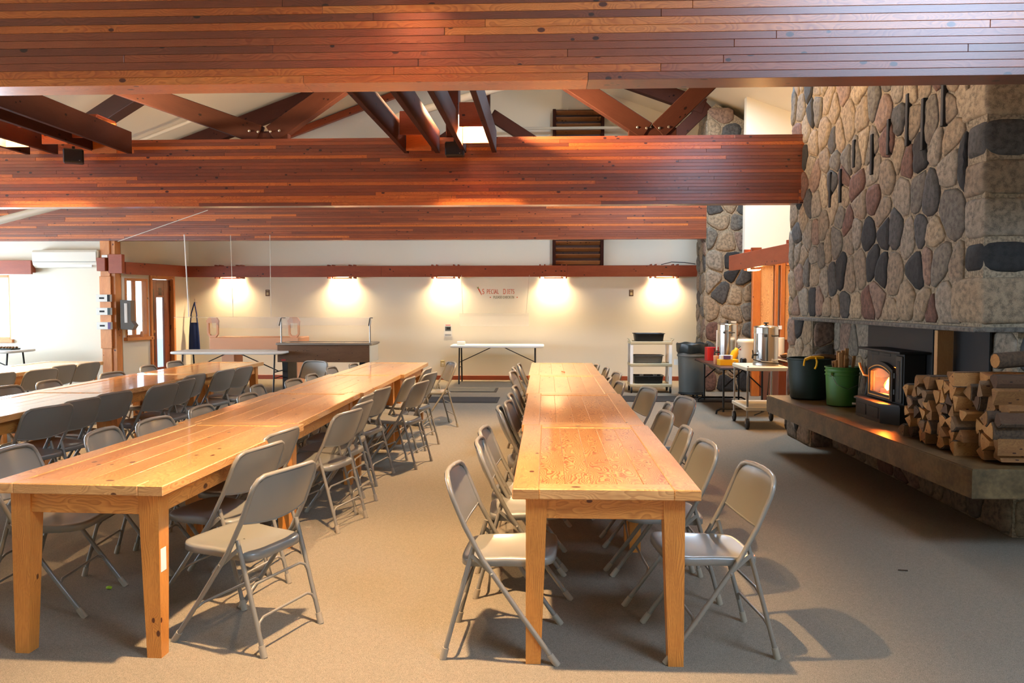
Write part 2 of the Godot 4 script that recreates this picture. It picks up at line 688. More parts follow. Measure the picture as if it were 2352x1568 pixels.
func gable(m: MB, z: float, th: float, x0: float, x1: float) -> MB:
	m.prism(PackedVector2Array([Vector2(x0, 0), Vector2(x1, 0), Vector2(x1, ceil_h(x1) + 0.05), Vector2(RX, RH + 0.05), Vector2(x0, ceil_h(x0) + 0.05)]), z - th, z)
	return m

func shell() -> void:
	struct("floor", B().span(V(-12.2, -0.15, -16.0), V(6.2, 0, 5.2)), M.carpet, "grey-brown low pile carpet")
	# ceiling: two slopes, the one over the fireplace pierced by skylights
	var cl := B()
	cl.prism(PackedVector2Array([Vector2(-12.3, ceil_h(-12.3)), Vector2(RX, RH), Vector2(RX, RH + 0.2), Vector2(-12.3, ceil_h(-12.3) + 0.2)]), -16.0, 5.2)
	struct("ceiling", cl, M.ceiling, "cream sloping ceiling on the window side")
	var k := Vector3(1, -SL, 0).normalized()
	var inv := sqrt(1.0 + SL * SL)
	var holes := [[(2.5 + 1.0) * inv, (5.0 + 1.0) * inv, 3.7, 5.7], [(1.6 + 1.0) * inv, (2.8 + 1.0) * inv, 15.3, 17.7]]
	var flat := holed(Vector3.ZERO, Vector3.RIGHT, 7.25 * inv, 21.2, 0.2, holes)
	# lay the pierced slab on the slope
	var lay := Transform3D(Basis(k, Vector3(0, 0, -1), k.cross(Vector3(0, 0, -1)).normalized()), V(RX, RH, 5.2) + Vector3(SL, 1, 0).normalized() * 0.1)
	for i in flat.v.size():
		flat.v[i] = lay * flat.v[i]
		flat.n[i] = (lay.basis * flat.n[i]).normalized()
	var cs := struct("ceiling", flat, M.ceiling, "cream sloping ceiling over the fireplace, with skylights")
	for h: Array in holes:
		var pane := B()
		pane.xf = lay
		pane.span(V(h[0], h[2], -0.005), V(h[1], h[3], 0.005))
		part(cs, "skylight_pane", pane, M.glass)
	# walls
	var far := B()
	gable(far, -15.8, 0.2, -7.25, 6.2)
	struct("wall_far", far, M.wall, "cream wall behind the serving tables")
	var near := B()
	gable(near, 5.2, 0.2, -12.2, 6.2)
	struct("wall_near", near, M.wall, "cream wall behind the camera")
	# side wall with three window openings
	var side := holed(V(-12.0, 0, 5.1), Vector3(0, 0, -1), 19.2, ceil_h(-12.0) + 0.05, 0.2, [[5.0, 8.4, 0.82, 2.02], [10.0, 13.4, 0.82, 2.02], [14.8, 18.2, 0.82, 2.02]])
	struct("wall_left", side, M.wall_cool, "white window wall")
	var wn := 3
	for z: float in [-1.6, -6.6, -11.4]:
		window_unit(wn, V(-12.0, 0.82, z), Vector3(0, 0, -1), 3.4, 1.2, 3)
		wn += 1
	# wall facing the camera on the window side, with a window at its outer end
	var lw := holed(V(-12.0, 0, -14.05), Vector3.RIGHT, 4.2, 4.0, 0.2, [[0.72, 2.47, 0.87, 2.01]])
	struct("wall_left_end", lw, M.wall, "white wall under the air conditioner")
	window_unit(1, V(-10.405, 0.87, -14.05), Vector3.RIGHT, 1.75, 1.14, 2)
	# short skewed wall with door and window
	var A := V(-7.58, 0, -14.08)
	var Bc := V(-7.16, 0, -15.85)
	var u := (Bc - A).normalized()
	var L := (Bc - A).length()
	var sk := holed(A + u * -0.05, u, L + 0.1, 4.6, 0.12, [[0.07, 0.65, 0.90, 1.96], [0.69, 1.36, 0.0, 2.02]])
	struct("wall_left_door", sk, M.wall, "short white wall with door and window")
	window_unit(2, A + u * 0.31 + Vector3.UP * 0.90, u, 0.58, 1.06, 2)
	make_door(A + u * 0.975, u)
	# right of the far wall, and the fireplace side
	struct("wall_right", B().span(V(6.0, 0, -16.0), V(6.2, 4.2, 5.2)), M.wall, "cream wall beyond the fireplace")
	struct("wall_right_end", holed(V(3.2, 0, -13.3), Vector3.RIGHT, 2.9, 4.9, 0.15, [[0.0, 2.0, 0.0, 2.25]]), M.wall, "cream wall above the wooden partition")
	# baseboard
	struct("baseboard_far", B().span(V(-7.15, 0, -15.8), V(2.7, 0.085, -15.785), 0.003), M.rail, "thin wooden baseboard")
	# exterior ground
	struct("floor_outside", B().span(V(-40, -0.4, -40), V(30, -0.3, 25)), mat("ground", Color(0.62, 0.63, 0.62), 0.9), "pale ground outside")

func window_unit(nr: int, at: Vector3, u: Vector3, w: float, h: float, lights: int) -> void:
	# at: middle of the sill; frame, mullions, panes, sill
	var o := struct("window_%d" % nr, null, null, "bright window in a pale wooden frame")
	var bs := Basis(u, Vector3.UP, u.cross(Vector3.UP))
	o.transform = Transform3D(bs, at)
	var f := B()
	f.span(V(-w / 2, 0, -0.04), V(-w / 2 + 0.045, h, 0.075), 0.004, 1)
	f.span(V(w / 2 - 0.045, 0, -0.04), V(w / 2, h, 0.075), 0.004, 1)
	f.span(V(-w / 2 + 0.045, h - 0.045, -0.04), V(w / 2 - 0.045, h, 0.075), 0.004)
	f.span(V(-w / 2 + 0.045, 0, -0.04), V(w / 2 - 0.045, 0.04, 0.075), 0.004)
	part(o, "window_frame", f, M.post_wood)
	part(o, "window_sill", B().span(V(-w / 2 - 0.05, -0.06, 0.0), V(w / 2 + 0.05, 0, 0.15), 0.004), M.post_wood)
	for i in range(1, lights):
		var x := -w / 2 + w * i / lights
		part(o, "mullion", B().span(V(x - 0.02, 0.04, -0.04), V(x + 0.02, h - 0.045, 0.03), 0.003, 1), M.post_wood)
	for i in lights:
		var x0 := -w / 2 + w * i / lights + 0.02
		var x1 := -w / 2 + w * (i + 1) / lights - 0.02
		part(o, "pane", B().span(V(x0, 0.04, -0.012), V(x1, h - 0.045, -0.006)), M.glass)

func make_door(at: Vector3, u: Vector3) -> void:
	var o := struct("door_1", null, null, "brown wooden door with a tall narrow glass light")
	o.transform = Transform3D(Basis(u * 0.80, Vector3.UP, u.cross(Vector3.UP)), at)
	var fr := B()
	fr.span(V(-0.42, 0, -0.06), V(-0.355, 2.03, 0.10), 0.004, 1)
	fr.span(V(0.355, 0, -0.06), V(0.42, 2.03, 0.10), 0.004, 1)
	fr.span(V(-0.355, 1.965, -0.06), V(0.355, 2.03, 0.10), 0.004)
	part(o, "door_frame", fr, M.post_wood)
	var lf := B()
	lf.span(V(-0.352, 0.01, -0.02), V(-0.13, 1.955, 0.025), 0.003, 1)
	lf.span(V(0.13, 0.01, -0.02), V(0.352, 1.955, 0.025), 0.003, 1)
	lf.span(V(-0.13, 1.62, -0.02), V(0.13, 1.955, 0.025), 0.003)
	lf.span(V(-0.13, 0.01, -0.02), V(0.13, 0.30, 0.025), 0.003)
	var leaf := part(o, "door_leaf", lf, M.doorwood)
	part(leaf, "glass_pane", B().span(V(-0.13, 0.30, -0.003), V(0.13, 1.62, 0.003)), M.glass)
	for q: Array in [[-0.26, 0.4, 1.78], [0.0, 1.66, 1.80]]:
		part(leaf, "recessed_panel", B().span(V(q[0] - 0.05, q[1], 0.022), V(q[0] + 0.05, q[2], 0.029), 0.002, 1), M.darkwood)
	var kb := B()
	kb.xf = Transform3D(Basis(Vector3.RIGHT, PI / 2), V(-0.30, 0.98, 0.025))
	kb.lathe([Vector2(0.03, 0), Vector2(0.03, 0.006), Vector2(0.012, 0.01), Vector2(0.012, 0.035), Vector2(0.027, 0.045), Vector2(0.027, 0.06), Vector2(0.0, 0.07)], 14)
	part(o, "door_knob", kb, M.gold)
	for y: float in [0.25, 1.0, 1.75]:
		part(o, "hinge", B().span(V(0.335, y, 0.022), V(0.365, y + 0.09, 0.032), 0.002), M.darkwood)

# ---------------------------------------------------------------- roof trusses and their fittings
# a glulam chord: courses of boards with butt joints, between x0 and x1, front face at z
func glulam(parent: Node, x0: float, x1: float, y0: float, z: float, sd: int, plan: Array) -> void:
	var r := RandomNumberGenerator.new()
	r.seed = sd
	var chord := group_part(parent, "bottom_chord")
	var lam := 0.0372
	var kinds := ["glu_red", "glu_brown", "glu_mid", "glu_red", "glu_brown", "glu_orange"]
	for i in 20:
		var x := x0
		var y := y0 + i * lam
		var k := 0
		while x < x1 - 0.01:
			var nx := x + r.randf_range(1.6, 3.9)
			if x1 - nx < 0.7:
				nx = x1
			nx = minf(nx, x + 3.95)
			var m: String = kinds[r.randi() % kinds.size()]
			if i < plan.size() and k < plan[i].size():
				m = plan[i][k][0]
				nx = minf(plan[i][k][1], x1)
				if nx - x > 3.95:
					nx = x + 3.95
				else:
					k += 1
			var proud := r.randf_range(-0.0012, 0.0012)
			var len := nx - x
			var bd := B().box(V(0, 0, 0), V(len - 0.0015, lam - 0.0008, 0.172 + proud), 0.0014, 0, Vector2(len / 2 + r.randf() * maxf(0.0, 4.0 - len), 0.1 + r.randf() * 0.38))
			var o := part(chord, "board", bd, M[m])
			o.position = V((x + nx) / 2, y + lam / 2, z - 0.086)
			x = nx
	return

func strut(parent: Node, called: String, a: Vector3, b: Vector3, w: float, d: float) -> void:
	part(parent, called, B().bar(a, b, d, w, 0.006, Vector3.UP, roff()), M.web)

func bolt(parent: Node, at: Vector3) -> void:
	var m := B()
	m.xf = Transform3D(Basis(Vector3.RIGHT, PI / 2), at)
	m.lathe([Vector2(0.015, 0), Vector2(0.015, 0.003), Vector2(0.015, 0.003), Vector2(0.008, 0.004), Vector2(0.008, 0.010), Vector2(0.0, 0.011)], 10)
	part(parent, "bolt", m, M.steel_dull)

func trusses() -> void:
	# course by course from the bottom: [colour, where the board ends]
	var p1 := [
		[["glu_gold", -1.2], ["glu_orange", 0.2], ["glu_brown", 2.9]],
		[["glu_orange", -0.75], ["glu_orange", 0.55], ["glu_mid", 3.2]],
		[["glu_red", -0.63], ["glu_mid", 0.85], ["glu_red", 3.2]],
		[["glu_red", -2.1], ["glu_mid", 0.1], ["glu_red", 2.0], ["glu_brown", 3.4]],
		[["glu_brown", -1.35], ["glu_red", 0.9], ["glu_mid", 3.4]],
		[["glu_mid", -0.4], ["glu_red", 1.1], ["glu_mid", 3.3]],
		[["glu_red", -0.5], ["glu_gold", 2.1], ["glu_orange", 3.4]],
		[["glu_orange", -0.3], ["glu_gold", 3.0]],
		[["glu_brown", -0.85], ["glu_brown", 0.55], ["glu_red", 3.0]],
		[["glu_orange", -1.1], ["glu_gold", 0.7], ["glu_gold", 3.2]],
		[["glu_red", -1.3], ["glu_brown", 0.85], ["glu_gold", 3.2]],
		[["glu_orange", -1.45], ["glu_brown", 0.6], ["glu_gold", 3.3]],
		[["glu_gold", -0.9], ["glu_orange", 0.6], ["glu_gold", 3.3]]]
	var p2 := [
		[["glu_orange", -3.9], ["glu_brown", -2.4], ["glu_orange", 0.6], ["glu_brown", 2.74]],
		[["glu_gold", -4.4], ["glu_orange", -1.2], ["glu_orange", 1.2], ["glu_mid", 2.74]],
		[["glu_orange", -5.0], ["glu_orange", -1.0], ["glu_mid", 2.74]],
		[["glu_mid", -4.6], ["glu_red", -1.9], ["glu_orange", 1.0], ["glu_brown", 2.74]]]
	var spots := [[-3.98, p1, 41], [-8.95, p2, 52], [-13.82, [], 66]]
	var names := ["deep glulam roof truss across the top of the picture, closest to the camera", "glulam roof truss running into the stone chimney, with diagonal web members", "glulam roof truss ending at the stone column, closest to the cream wall"]
	for i in 3:
		var z: float = spots[i][0]
		var t := thing("roof_truss", names[i], "roof truss", Vector3.ZERO, 0.0, "timber roof trusses")
		var x0 := -11.6
		var x1: float = [5.0, 2.80, 2.70][i]
		glulam(t, x0, x1, 2.60, z, spots[i][2], spots[i][1])
		var zc := z - 0.086
		# webs
		strut(t, "king_post", V(-1.04, 3.344, zc), V(-1.04, 6.1, zc), 0.22, 0.14)
		strut(t, "strut", V(-3.08, 3.40, zc), V(-1.14, 4.72, zc), 0.20, 0.13)
		strut(t, "strut", V(-3.22, 3.40, zc), V(-6.0, 4.38, zc), 0.21, 0.13)
		strut(t, "strut", V(1.10, 3.40, zc), V(-0.94, 4.72, zc), 0.20, 0.13)
		strut(t, "strut", V(1.22, 3.40, zc), V(2.72, 4.85, zc), 0.20, 0.13)
		strut(t, "top_chord", V(-11.2, ceil_h(-11.2) - 0.20, zc), V(-1.04, RH - 0.20, zc), 0.26, 0.15)
		if i == 0:
			strut(t, "top_chord", V(5.6, ceil_h(5.6) - 0.20, zc), V(-1.04, RH - 0.20, zc), 0.26, 0.15)
		else:
			strut(t, "top_chord", V(2.65, ceil_h(2.65) - 0.20, zc), V(-1.04, RH - 0.20, zc), 0.26, 0.15)
		for x: float in [-3.15, 1.16]:
			part(t, "gusset", B().box(V(x, 3.375, zc), V(0.52, 0.12, 0.10), 0.004), M.web)
			for dx: float in [-0.17, -0.07, 0.07, 0.17]:
				bolt(t, V(x + dx, 3.42 + absf(dx) * 0.1, z + 0.024 - 0.04))
	# board pairs running from truss to truss, with lamp boxes between them
	var n := 0
	for x: float in [-0.57, -0.90, -1.19, -1.53]:
		solo("ceiling_joist", "dark board joist near the room's middle, %s from the fireplace" % ["first", "second", "third", "fourth"][n], "joist", B().box(Vector3.ZERO, V(0.05, 0.24, 4.68), 0.004, 2, roff()), M.web, V(x, 3.27, -6.50), 0.0, "board joists between the first two trusses")
		n += 1
	n = 0
	for x: float in [-4.62, -4.93, -5.46, -5.78]:
		solo("ceiling_joist", "dark board joist on the window side, %s from the fireplace" % ["fifth", "sixth", "seventh", "eighth"][n], "joist", B().box(Vector3.ZERO, V(0.05, 0.24, 4.68), 0.004, 2, roff()), M.web, V(x, 3.29, -6.50), 0.0, "board joists between the first two trusses")
		n += 1
	lamp_box(V(-0.735, 3.17, -8.25), true, "lit wooden lamp box between the joists by the chimney-side truss bay")
	lamp_box(V(-1.36, 3.13, -8.42), false, "unlit wooden lamp box hanging between the middle joists")
	lamp_box(V(-5.62, 3.17, -8.25), true, "lit wooden lamp box at the window side of the hall")
	lamp_box(V(-4.78, 3.13, -8.42), false, "unlit wooden lamp box beside the lit one on the window side")
	lamp_box(V(-5.10, 3.16, -8.05), false, "unlit wooden lamp box above the third table row")
	lamp_box(V(-0.735, 3.12, -3.22), true, "lit wooden lamp box above the aisle in front of the first truss")
	lamp_box(V(-5.62, 3.12, -3.22), true, "lit wooden lamp box above the window-side rows in front of the first truss")
	# small loudspeakers under the joists
	for q: Array in [[V(-0.985, 3.16, -8.70), 0.0, "small black loudspeaker beside the lit lamp box on the middle joists"], [V(-5.18, 3.12, -8.70), 0.5, "small black loudspeaker under the joists on the window side"]]:
		var s := thing("loudspeaker", q[2], "loudspeaker", q[0], q[1], "small black loudspeakers")
		part(s, "cabinet", B().box(Vector3.ZERO, V(0.20, 0.15, 0.14), 0.012), M.tub_black)
		part(s, "grille", B().box(V(0, 0, 0.071), V(0.18, 0.13, 0.006), 0.003), M.rubber_black)
		part(s, "badge", B().box(V(0.06, -0.05, 0.076), V(0.012, 0.008, 0.003)), M.steel_dull)
		part(s, "bracket", B().box(V(0, 0.09, -0.03), V(0.03, 0.05, 0.03), 0.003), M.black_metal)
	# pipes
	var pipe1 := B().tube([V(-11.9, ceil_h(-11.9) - 0.22, -12.6), V(-8.2, ceil_h(-8.2) - 0.30, -12.6), V(-5.4, ceil_h(-5.4) - 0.30, -12.6)], 0.028, 10)
	solo("sprinkler_pipe", "thin cream pipe sloping up below the ceiling on the window side", "pipe", pipe1, M.pipe_white)
	var pp := thing("sprinkler_pipe", "thick cream pipe sloping up to the middle truss on the window side", "pipe")
	part(pp, "run", B().tube([V(-9.9, 2.28, -11.6), V(-5.8, 3.16, -11.2)], 0.055, 12), M.pipe_white)
	part(pp, "nozzle", B().tube([V(-7.4, 2.82, -11.35), V(-7.4, 2.92, -11.35)], 0.012, 8), M.pipe_white)
	solo("sprinkler_pipe", "cream pipe along the cream wall crossing the louvre", "pipe", B().tube([V(-0.85, 4.83, -15.5), V(1.9, 4.83, -15.5)], 0.028, 10), M.pipe_white)
	solo("sprinkler_pipe", "white pipe sloping behind the middle joists", "pipe", B().tube([V(-2.4, 4.35, -12.5), V(1.2, 5.35, -12.5)], 0.06, 10), M.pipe_white)
	solo("purlin", "brown trim strip where the ceiling meets the cream wall", "trim", B().bar(V(-7.2, ceil_h(-7.2) - 0.08, -15.74), V(-1.0, RH - 0.08, -15.74), 0.1, 0.12, 0.004), M.rail)
	solo("purlin", "weathered brown purlin sloping behind the middle truss", "purlin", B().bar(V(-7.4, ceil_h(-7.4) - 0.14, -12.0), V(-3.2, ceil_h(-3.2) - 0.14, -10.2), 0.2, 0.28, 0.006, Vector3.UP, roff()), M.darkwood)
	# louvre on the far wall
	var lv := thing("wall_louvre", "tall brown wooden louvre on the cream wall between two trusses", "louvre", V(0.61, 2.24, -15.8))
	part(lv, "backing", B().span(V(-0.46, 0, 0.002), V(0.46, 3.0, 0.012)), M.darkwood)
	for s: float in [-1.0, 1.0]:
		part(lv, "stile", B().box(V(s * 0.465, 1.5, 0.05), V(0.06, 3.0, 0.10), 0.004, 1, roff()), M.web)
	for i in 24:
		part(lv, "slat", B().bar(V(-0.43, 0.06 + i * 0.125, 0.055), V(0.43, 0.06 + i * 0.125, 0.055), 0.10, 0.018, 0.003, V(0, 1, -0.75).normalized(), roff()), M.slat)

func lamp_box(at: Vector3, lit: bool, label: String) -> void:
	# a deep wooden well between two joists, open below
	var o := thing("lamp_box", label, "ceiling lamp", at, 0.0, "wooden lamp boxes between the joists")
	part(o, "front_board", B().box(V(0, 0.21, 0.19), V(0.27, 0.23, 0.02), 0.002, 0, roff()), M.rail)
	part(o, "back_board", B().box(V(0, 0.165, -0.19), V(0.27, 0.32, 0.02), 0.002, 0, roff()), M.fir)
	part(o, "top_board", B().box(V(0, 0.33, 0), V(0.27, 0.016, 0.36), 0.002, 0, roff()), M.rail)
	var bulb := B().lathe([Vector2(0.0, -0.055), Vector2(0.022, -0.05), Vector2(0.034, -0.03), Vector2(0.034, -0.01), Vector2(0.02, 0.025), Vector2(0.014, 0.05)], 14, V(0, 0.25, 0))
	part(o, "bulb", bulb, M.lamp_glow if lit else M.white_plastic)
	part(o, "socket", B().tube([V(0, 0.29, 0), V(0, 0.322, 0)], 0.018, 10), M.white_plastic)
	if at.z > -5.0:
		for s: float in [-1.0, 1.0]:
			part(o, "added_side_board", B().box(V(s * 0.16, 0.165, 0), V(0.04, 0.35, 0.5), 0.003, 2, roff()), M.web)  # added out of view where no joists stand, to narrow the lamp light
	if lit:
		lamp_light(at + V(0, 0.24, 0), Color(1.0, 0.84, 0.64), 17.5 if at.z > -5.0 else 14.0, 0.05)

# ---------------------------------------------------------------- stonework
func clip_half(p: PackedVector2Array, m: Vector2, d: Vector2) -> PackedVector2Array:
	# keeps the side of the line through m with (q - m).d <= 0
	var out := PackedVector2Array()
	for i in p.size():
		var a := p[i]
		var b := p[(i + 1) % p.size()]
		var da := (a - m).dot(d)
		var db := (b - m).dot(d)
		if da <= 0.0:
			out.append(a)
		if da * db < 0.0:
			out.append(a.lerp(b, da / (da - db)))
	return out

func cells(seeds: Array, rect: Rect2) -> Array:
	var out := []
	for i in seeds.size():
		var s: Vector2 = seeds[i]
		var p := PackedVector2Array([rect.position, rect.position + Vector2(rect.size.x, 0), rect.end, rect.position + Vector2(0, rect.size.y)])
		for j in seeds.size():
			if j != i and s.distance_squared_to(seeds[j]) < 1.6:
				var q: Vector2 = seeds[j]
				p = clip_half(p, (s + q) * 0.5, (q - s).normalized())
				if p.size() < 3:
					break
		out.append(p)
	return out

func jitter_seeds(rect: Rect2, sx: float, sy: float, r: RandomNumberGenerator, j := 0.44) -> Array:
	var out := []
	var nx := maxi(1, roundi(rect.size.x / sx))
	var ny := maxi(1, roundi(rect.size.y / sy))
	for iy in ny:
		for ix in nx:
			var sh := 0.5 if iy % 2 == 1 else 0.0
			var q := rect.position + Vector2((ix + 0.5 + sh * 0.9 - 0.2 + r.randf_range(-j, j)) * rect.size.x / nx, (iy + 0.5 + r.randf_range(-j, j)) * rect.size.y / ny)
			q = q.clamp(rect.position + Vector2.ONE * 0.02, rect.end - Vector2.ONE * 0.02)
			out.append(q)
	return out

# a pillowy stone from an outline; local z points out of the wall
func stone_mesh(p: PackedVector2Array, gap: float, bulge: float, r: RandomNumberGenerator) -> MB:
	var c := Vector2.ZERO
	for q in p:
		c += q
	c /= p.size()
	# round the corners, then take 12 points evenly round
	var sm := p
	for k in 1:
		var o := PackedVector2Array()
		for i in sm.size():
			var a := sm[i]
			var b := sm[(i + 1) % sm.size()]
			o.append(a.lerp(b, 0.16))
			o.append(a.lerp(b, 0.84))
		sm = o
	var total := 0.0
	for i in sm.size():
		total += sm[i].distance_to(sm[(i + 1) % sm.size()])
	var N := 14
	var ring := PackedVector2Array()
	var seg := 0
	var acc := 0.0
	for k in N:
		var want := total * k / N
		while acc + sm[seg % sm.size()].distance_to(sm[(seg + 1) % sm.size()]) < want:
			acc += sm[seg % sm.size()].distance_to(sm[(seg + 1) % sm.size()])
			seg += 1
		var a := sm[seg % sm.size()]
		var b := sm[(seg + 1) % sm.size()]
		ring.append(a.lerp(b, (want - acc) / maxf(a.distance_to(b), 1e-6)))
	var m := B()
	var rings := []
	for lev: Array in [[0.0, -0.035], [0.0, bulge * 0.25], [0.10, bulge * 0.75], [0.34, bulge]]:
		var pr := PackedVector3Array()
		for q in ring:
			var d := q - c
			var l := d.length()
			var k2 := maxf(0.3, 1.0 - gap / maxf(l, 0.01)) * (1.0 - float(lev[0]))
			var zz := float(lev[1])
			if lev[0] > 0.05:
				zz += r.randf_range(-0.22, 0.22) * bulge
			pr.append(Vector3(d.x * k2, d.y * k2, zz))
		rings.append(pr)
	m.skin(rings, true, false, true)
	m.v = m.v
	return m

# covers a rectangle with stones; face: origin, u, v axes; skip: rectangles left free
func stone_face(parent: Node, face: Transform3D, rect: Rect2, sx: float, sy: float, sd: int, skip := [], gap := 0.007, bulge := 0.022, cut := false) -> int:
	var r := RandomNumberGenerator.new()
	r.seed = sd
	var n := 0
	for p: PackedVector2Array in cells(jitter_seeds(rect, sx, sy, r), rect):
		if p.size() < 3:
			continue
		var c := Vector2.ZERO
		for q in p:
			c += q
		c /= p.size()
		var k := r.randf()
		var ki := 0
		if k < 0.10:
			ki = 6
		elif k < 0.18:
			ki = 7
		elif k < 0.27:
			ki = 9
		else:
			ki = [0, 1, 2, 3, 4, 5, 8, 0, 1, 3][r.randi() % 10]
		var hide := false
		for s: Rect2 in skip:
			if s.has_point(c):
				hide = true
		if cut and c.y > minf(4.58 + (c.x - 2.62) * 1.0, 4.78 - (c.x - 2.83) * 0.62):
			hide = true
		if hide:
			continue
		var o := part(parent, "stone", stone_mesh(p, gap, bulge * r.randf_range(0.7, 1.3), r), M["stone%d" % ki])
		o.transform = face * Transform3D(Basis.IDENTITY, V(c.x, c.y, 0))
		n += 1
	return n

# faces: x-facing-minus (seen from the hall) and z-facing-plus (seen from the camera)
func face_left(x: float) -> Transform3D:
	# u = +z, v = y, out = -x
	return Transform3D(Basis(V(0, 0, 1), V(0, 1, 0), V(-1, 0, 0)), V(x, 0, 0))

func face_front(z: float) -> Transform3D:
	return Transform3D(Basis(V(1, 0, 0), V(0, 1, 0), V(0, 0, 1)), V(0, 0, z))

func fireplace() -> void:
	var ch := thing("fireplace_chimney", "massive fieldstone fireplace chimney with a recessed wood stove", "fireplace")
	var xc := 2.79
	part(ch, "upper_core", B().span(V(xc, 1.36, -9.4), V(4.4, 5.0, -5.29)), M.mortar, "sandy mortar")
	part(ch, "pier_core", B().span(V(xc, 0, -9.4), V(4.4, 1.36, -8.57)), M.mortar, "sandy mortar")
	part(ch, "lower_core", B().span(V(3.02, 0, -8.57), V(4.4, 1.36, -5.29)), M.mortar, "sandy mortar")
	# stones by face
	stone_face(ch, face_left(xc), Rect2(-9.4, 1.37, 3.89, 3.05), 0.25, 0.29, 101)
	stone_face(ch, face_left(xc), Rect2(-9.4, 0.0, 0.82, 1.36), 0.24, 0.26, 102, [Rect2(-8.5, 0.30, 0.2, 0.3)])
	stone_face(ch, face_left(3.02), Rect2(-8.57, 0.0, 3.28, 1.33), 0.26, 0.25, 103, [Rect2(-7.62, 0.5, 2.12, 0.9), Rect2(-8.6, 0.33, 3.4, 0.26)])
	stone_face(ch, face_front(-5.29), Rect2(3.12, 1.37, 1.25, 3.0), 0.30, 0.32, 104)
	stone_face(ch, face_front(-5.29), Rect2(3.03, 0.0, 1.35, 1.33), 0.30, 0.28, 105, [Rect2(3.0, 0.33, 1.4, 0.26)])
	stone_face(ch, face_front(-8.57), Rect2(2.80, 0.0, 0.22, 1.33), 0.22, 0.27, 106, [Rect2(2.7, 0.33, 0.4, 0.26)], 0.006)
	# corner stones at the front edge, wrapping both faces: [y0, y1, depth along the face, width to the side, colour]
	var q := [[1.37, 1.7, 0.4, 0.36, 1, 0.26], [1.7, 1.93, 0.27, 0.34, 6, 0.5], [1.93, 2.2, 0.25, 0.3, 3, 0.26], [2.2, 2.44, 0.3, 0.33, 0, 0.3], [2.44, 2.7, 0.27, 0.32, 9, 0.45], [2.7, 2.95, 0.32, 0.3, 8, 0.26], [2.95, 3.25, 0.3, 0.34, 2, 0.3], [3.25, 3.55, 0.37, 0.33, 0, 0.3], [3.55, 3.9, 0.3, 0.33, 4, 0.3], [3.9, 4.3, 0.38, 0.33, 5, 0.3]]
	var r := RandomNumberGenerator.new()
	r.seed = 5
	for e: Array in q:
		var o := part(ch, "stone", rough_block(V(e[3], e[1] - e[0] - 0.012, e[2]), r, e[5]), M["stone%d" % e[4]])
		o.position = V(xc - 0.026 + e[3] / 2, (e[0] + e[1]) / 2, -5.29 + 0.026 - e[2] / 2)
	# black blocks painted as the shade inside warm-air slots between the tall stones: picture height follows the row
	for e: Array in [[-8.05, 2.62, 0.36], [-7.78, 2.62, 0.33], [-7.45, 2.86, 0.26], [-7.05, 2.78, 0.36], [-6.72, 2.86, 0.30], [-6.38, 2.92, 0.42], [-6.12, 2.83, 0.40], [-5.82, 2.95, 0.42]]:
		part(ch, "slot_shade_block", B().box(V(xc - 0.008, e[1], e[0]), V(0.056, e[2] * 0.95, 0.038), 0.004), M.panel_black, "black block painted as the shade of an open slot")
	# steel ledge
	var lg := B()
	lg.span(V(2.70, 1.333, -9.0), V(3.1, 1.362, -5.21), 0.004)
	lg.span(V(3.1, 1.333, -5.31), V(4.4, 1.362, -5.21), 0.004)
	part(ch, "mantel_ledge", lg, M.stone5, "thin grey ledge")
	# hearth
	var he := thing("hearth_bench", "long polished concrete hearth slab in front of the stove", "hearth")
	var sl := B()
	sl.xf = Transform3D(Basis(V(1, 0, 0), V(0, 0, -1), V(0, 1, 0)), Vector3.ZERO)
	for e: Array in [[0.385, 0.391, 0.006], [0.391, 0.552, 0.0], [0.552, 0.56, 0.006]]:
		var k: float = e[2]
		sl.prism(PackedVector2Array([Vector2(2.295 + k, 8.46 - k), Vector2(2.46 + k, 4.72 + k), Vector2(4.4, 4.72 + k), Vector2(4.4, 5.28), Vector2(2.97, 5.28), Vector2(2.97, 8.46 - k)]), e[0], e[1])
	part(he, "slab", sl, M.concrete)
	# stone column in front of the far wall
	var co := thing("stone_column", "fieldstone column standing at the end of the far truss", "column")
	var core := B()
	core.prism(PackedVector2Array([Vector2(2.70, 0), Vector2(3.56, 0), Vector2(3.56, 4.42), Vector2(2.84, 4.86), Vector2(2.70, 4.74)]), -14.6, -13.84)
	part(co, "core", core, M.mortar, "sandy mortar")
	stone_face(co, face_front(-13.84), Rect2(2.70, 0.0, 0.86, 4.8), 0.29, 0.30, 201, [], 0.012, 0.03, true)
	stone_face(co, face_left(2.70), Rect2(-14.6, 0.0, 0.76, 4.6), 0.26, 0.28, 202)

# a rounded, slightly uneven block
func rough_block(s: Vector3, r: RandomNumberGenerator, e: float) -> MB:
	var rings := []
	var ph := r.randf() * TAU
	for i in 11:
		var b := -PI / 2 + PI * i / 10.0
		var cb := pow(maxf(cos(b), 0.0), e)
		var sb := signf(sin(b)) * pow(absf(sin(b)), e)
		var rg := PackedVector3Array()
		for k in 18:
			var a := TAU * k / 18.0
			var w := 1.0 + 0.035 * sin(a * 3.0 + ph + b * 2.0) + 0.02 * sin(a * 5.0 - ph)
			rg.append(V(signf(cos(a)) * pow(absf(cos(a)), e) * cb * s.x * 0.5 * w, sb * s.y * 0.5 * (1.0 + 0.03 * sin(a * 2.0 + ph)), signf(sin(a)) * pow(absf(sin(a)), e) * cb * s.z * 0.5 * w))
		rings.append(rg)
	return B().skin(rings, true, false, false)

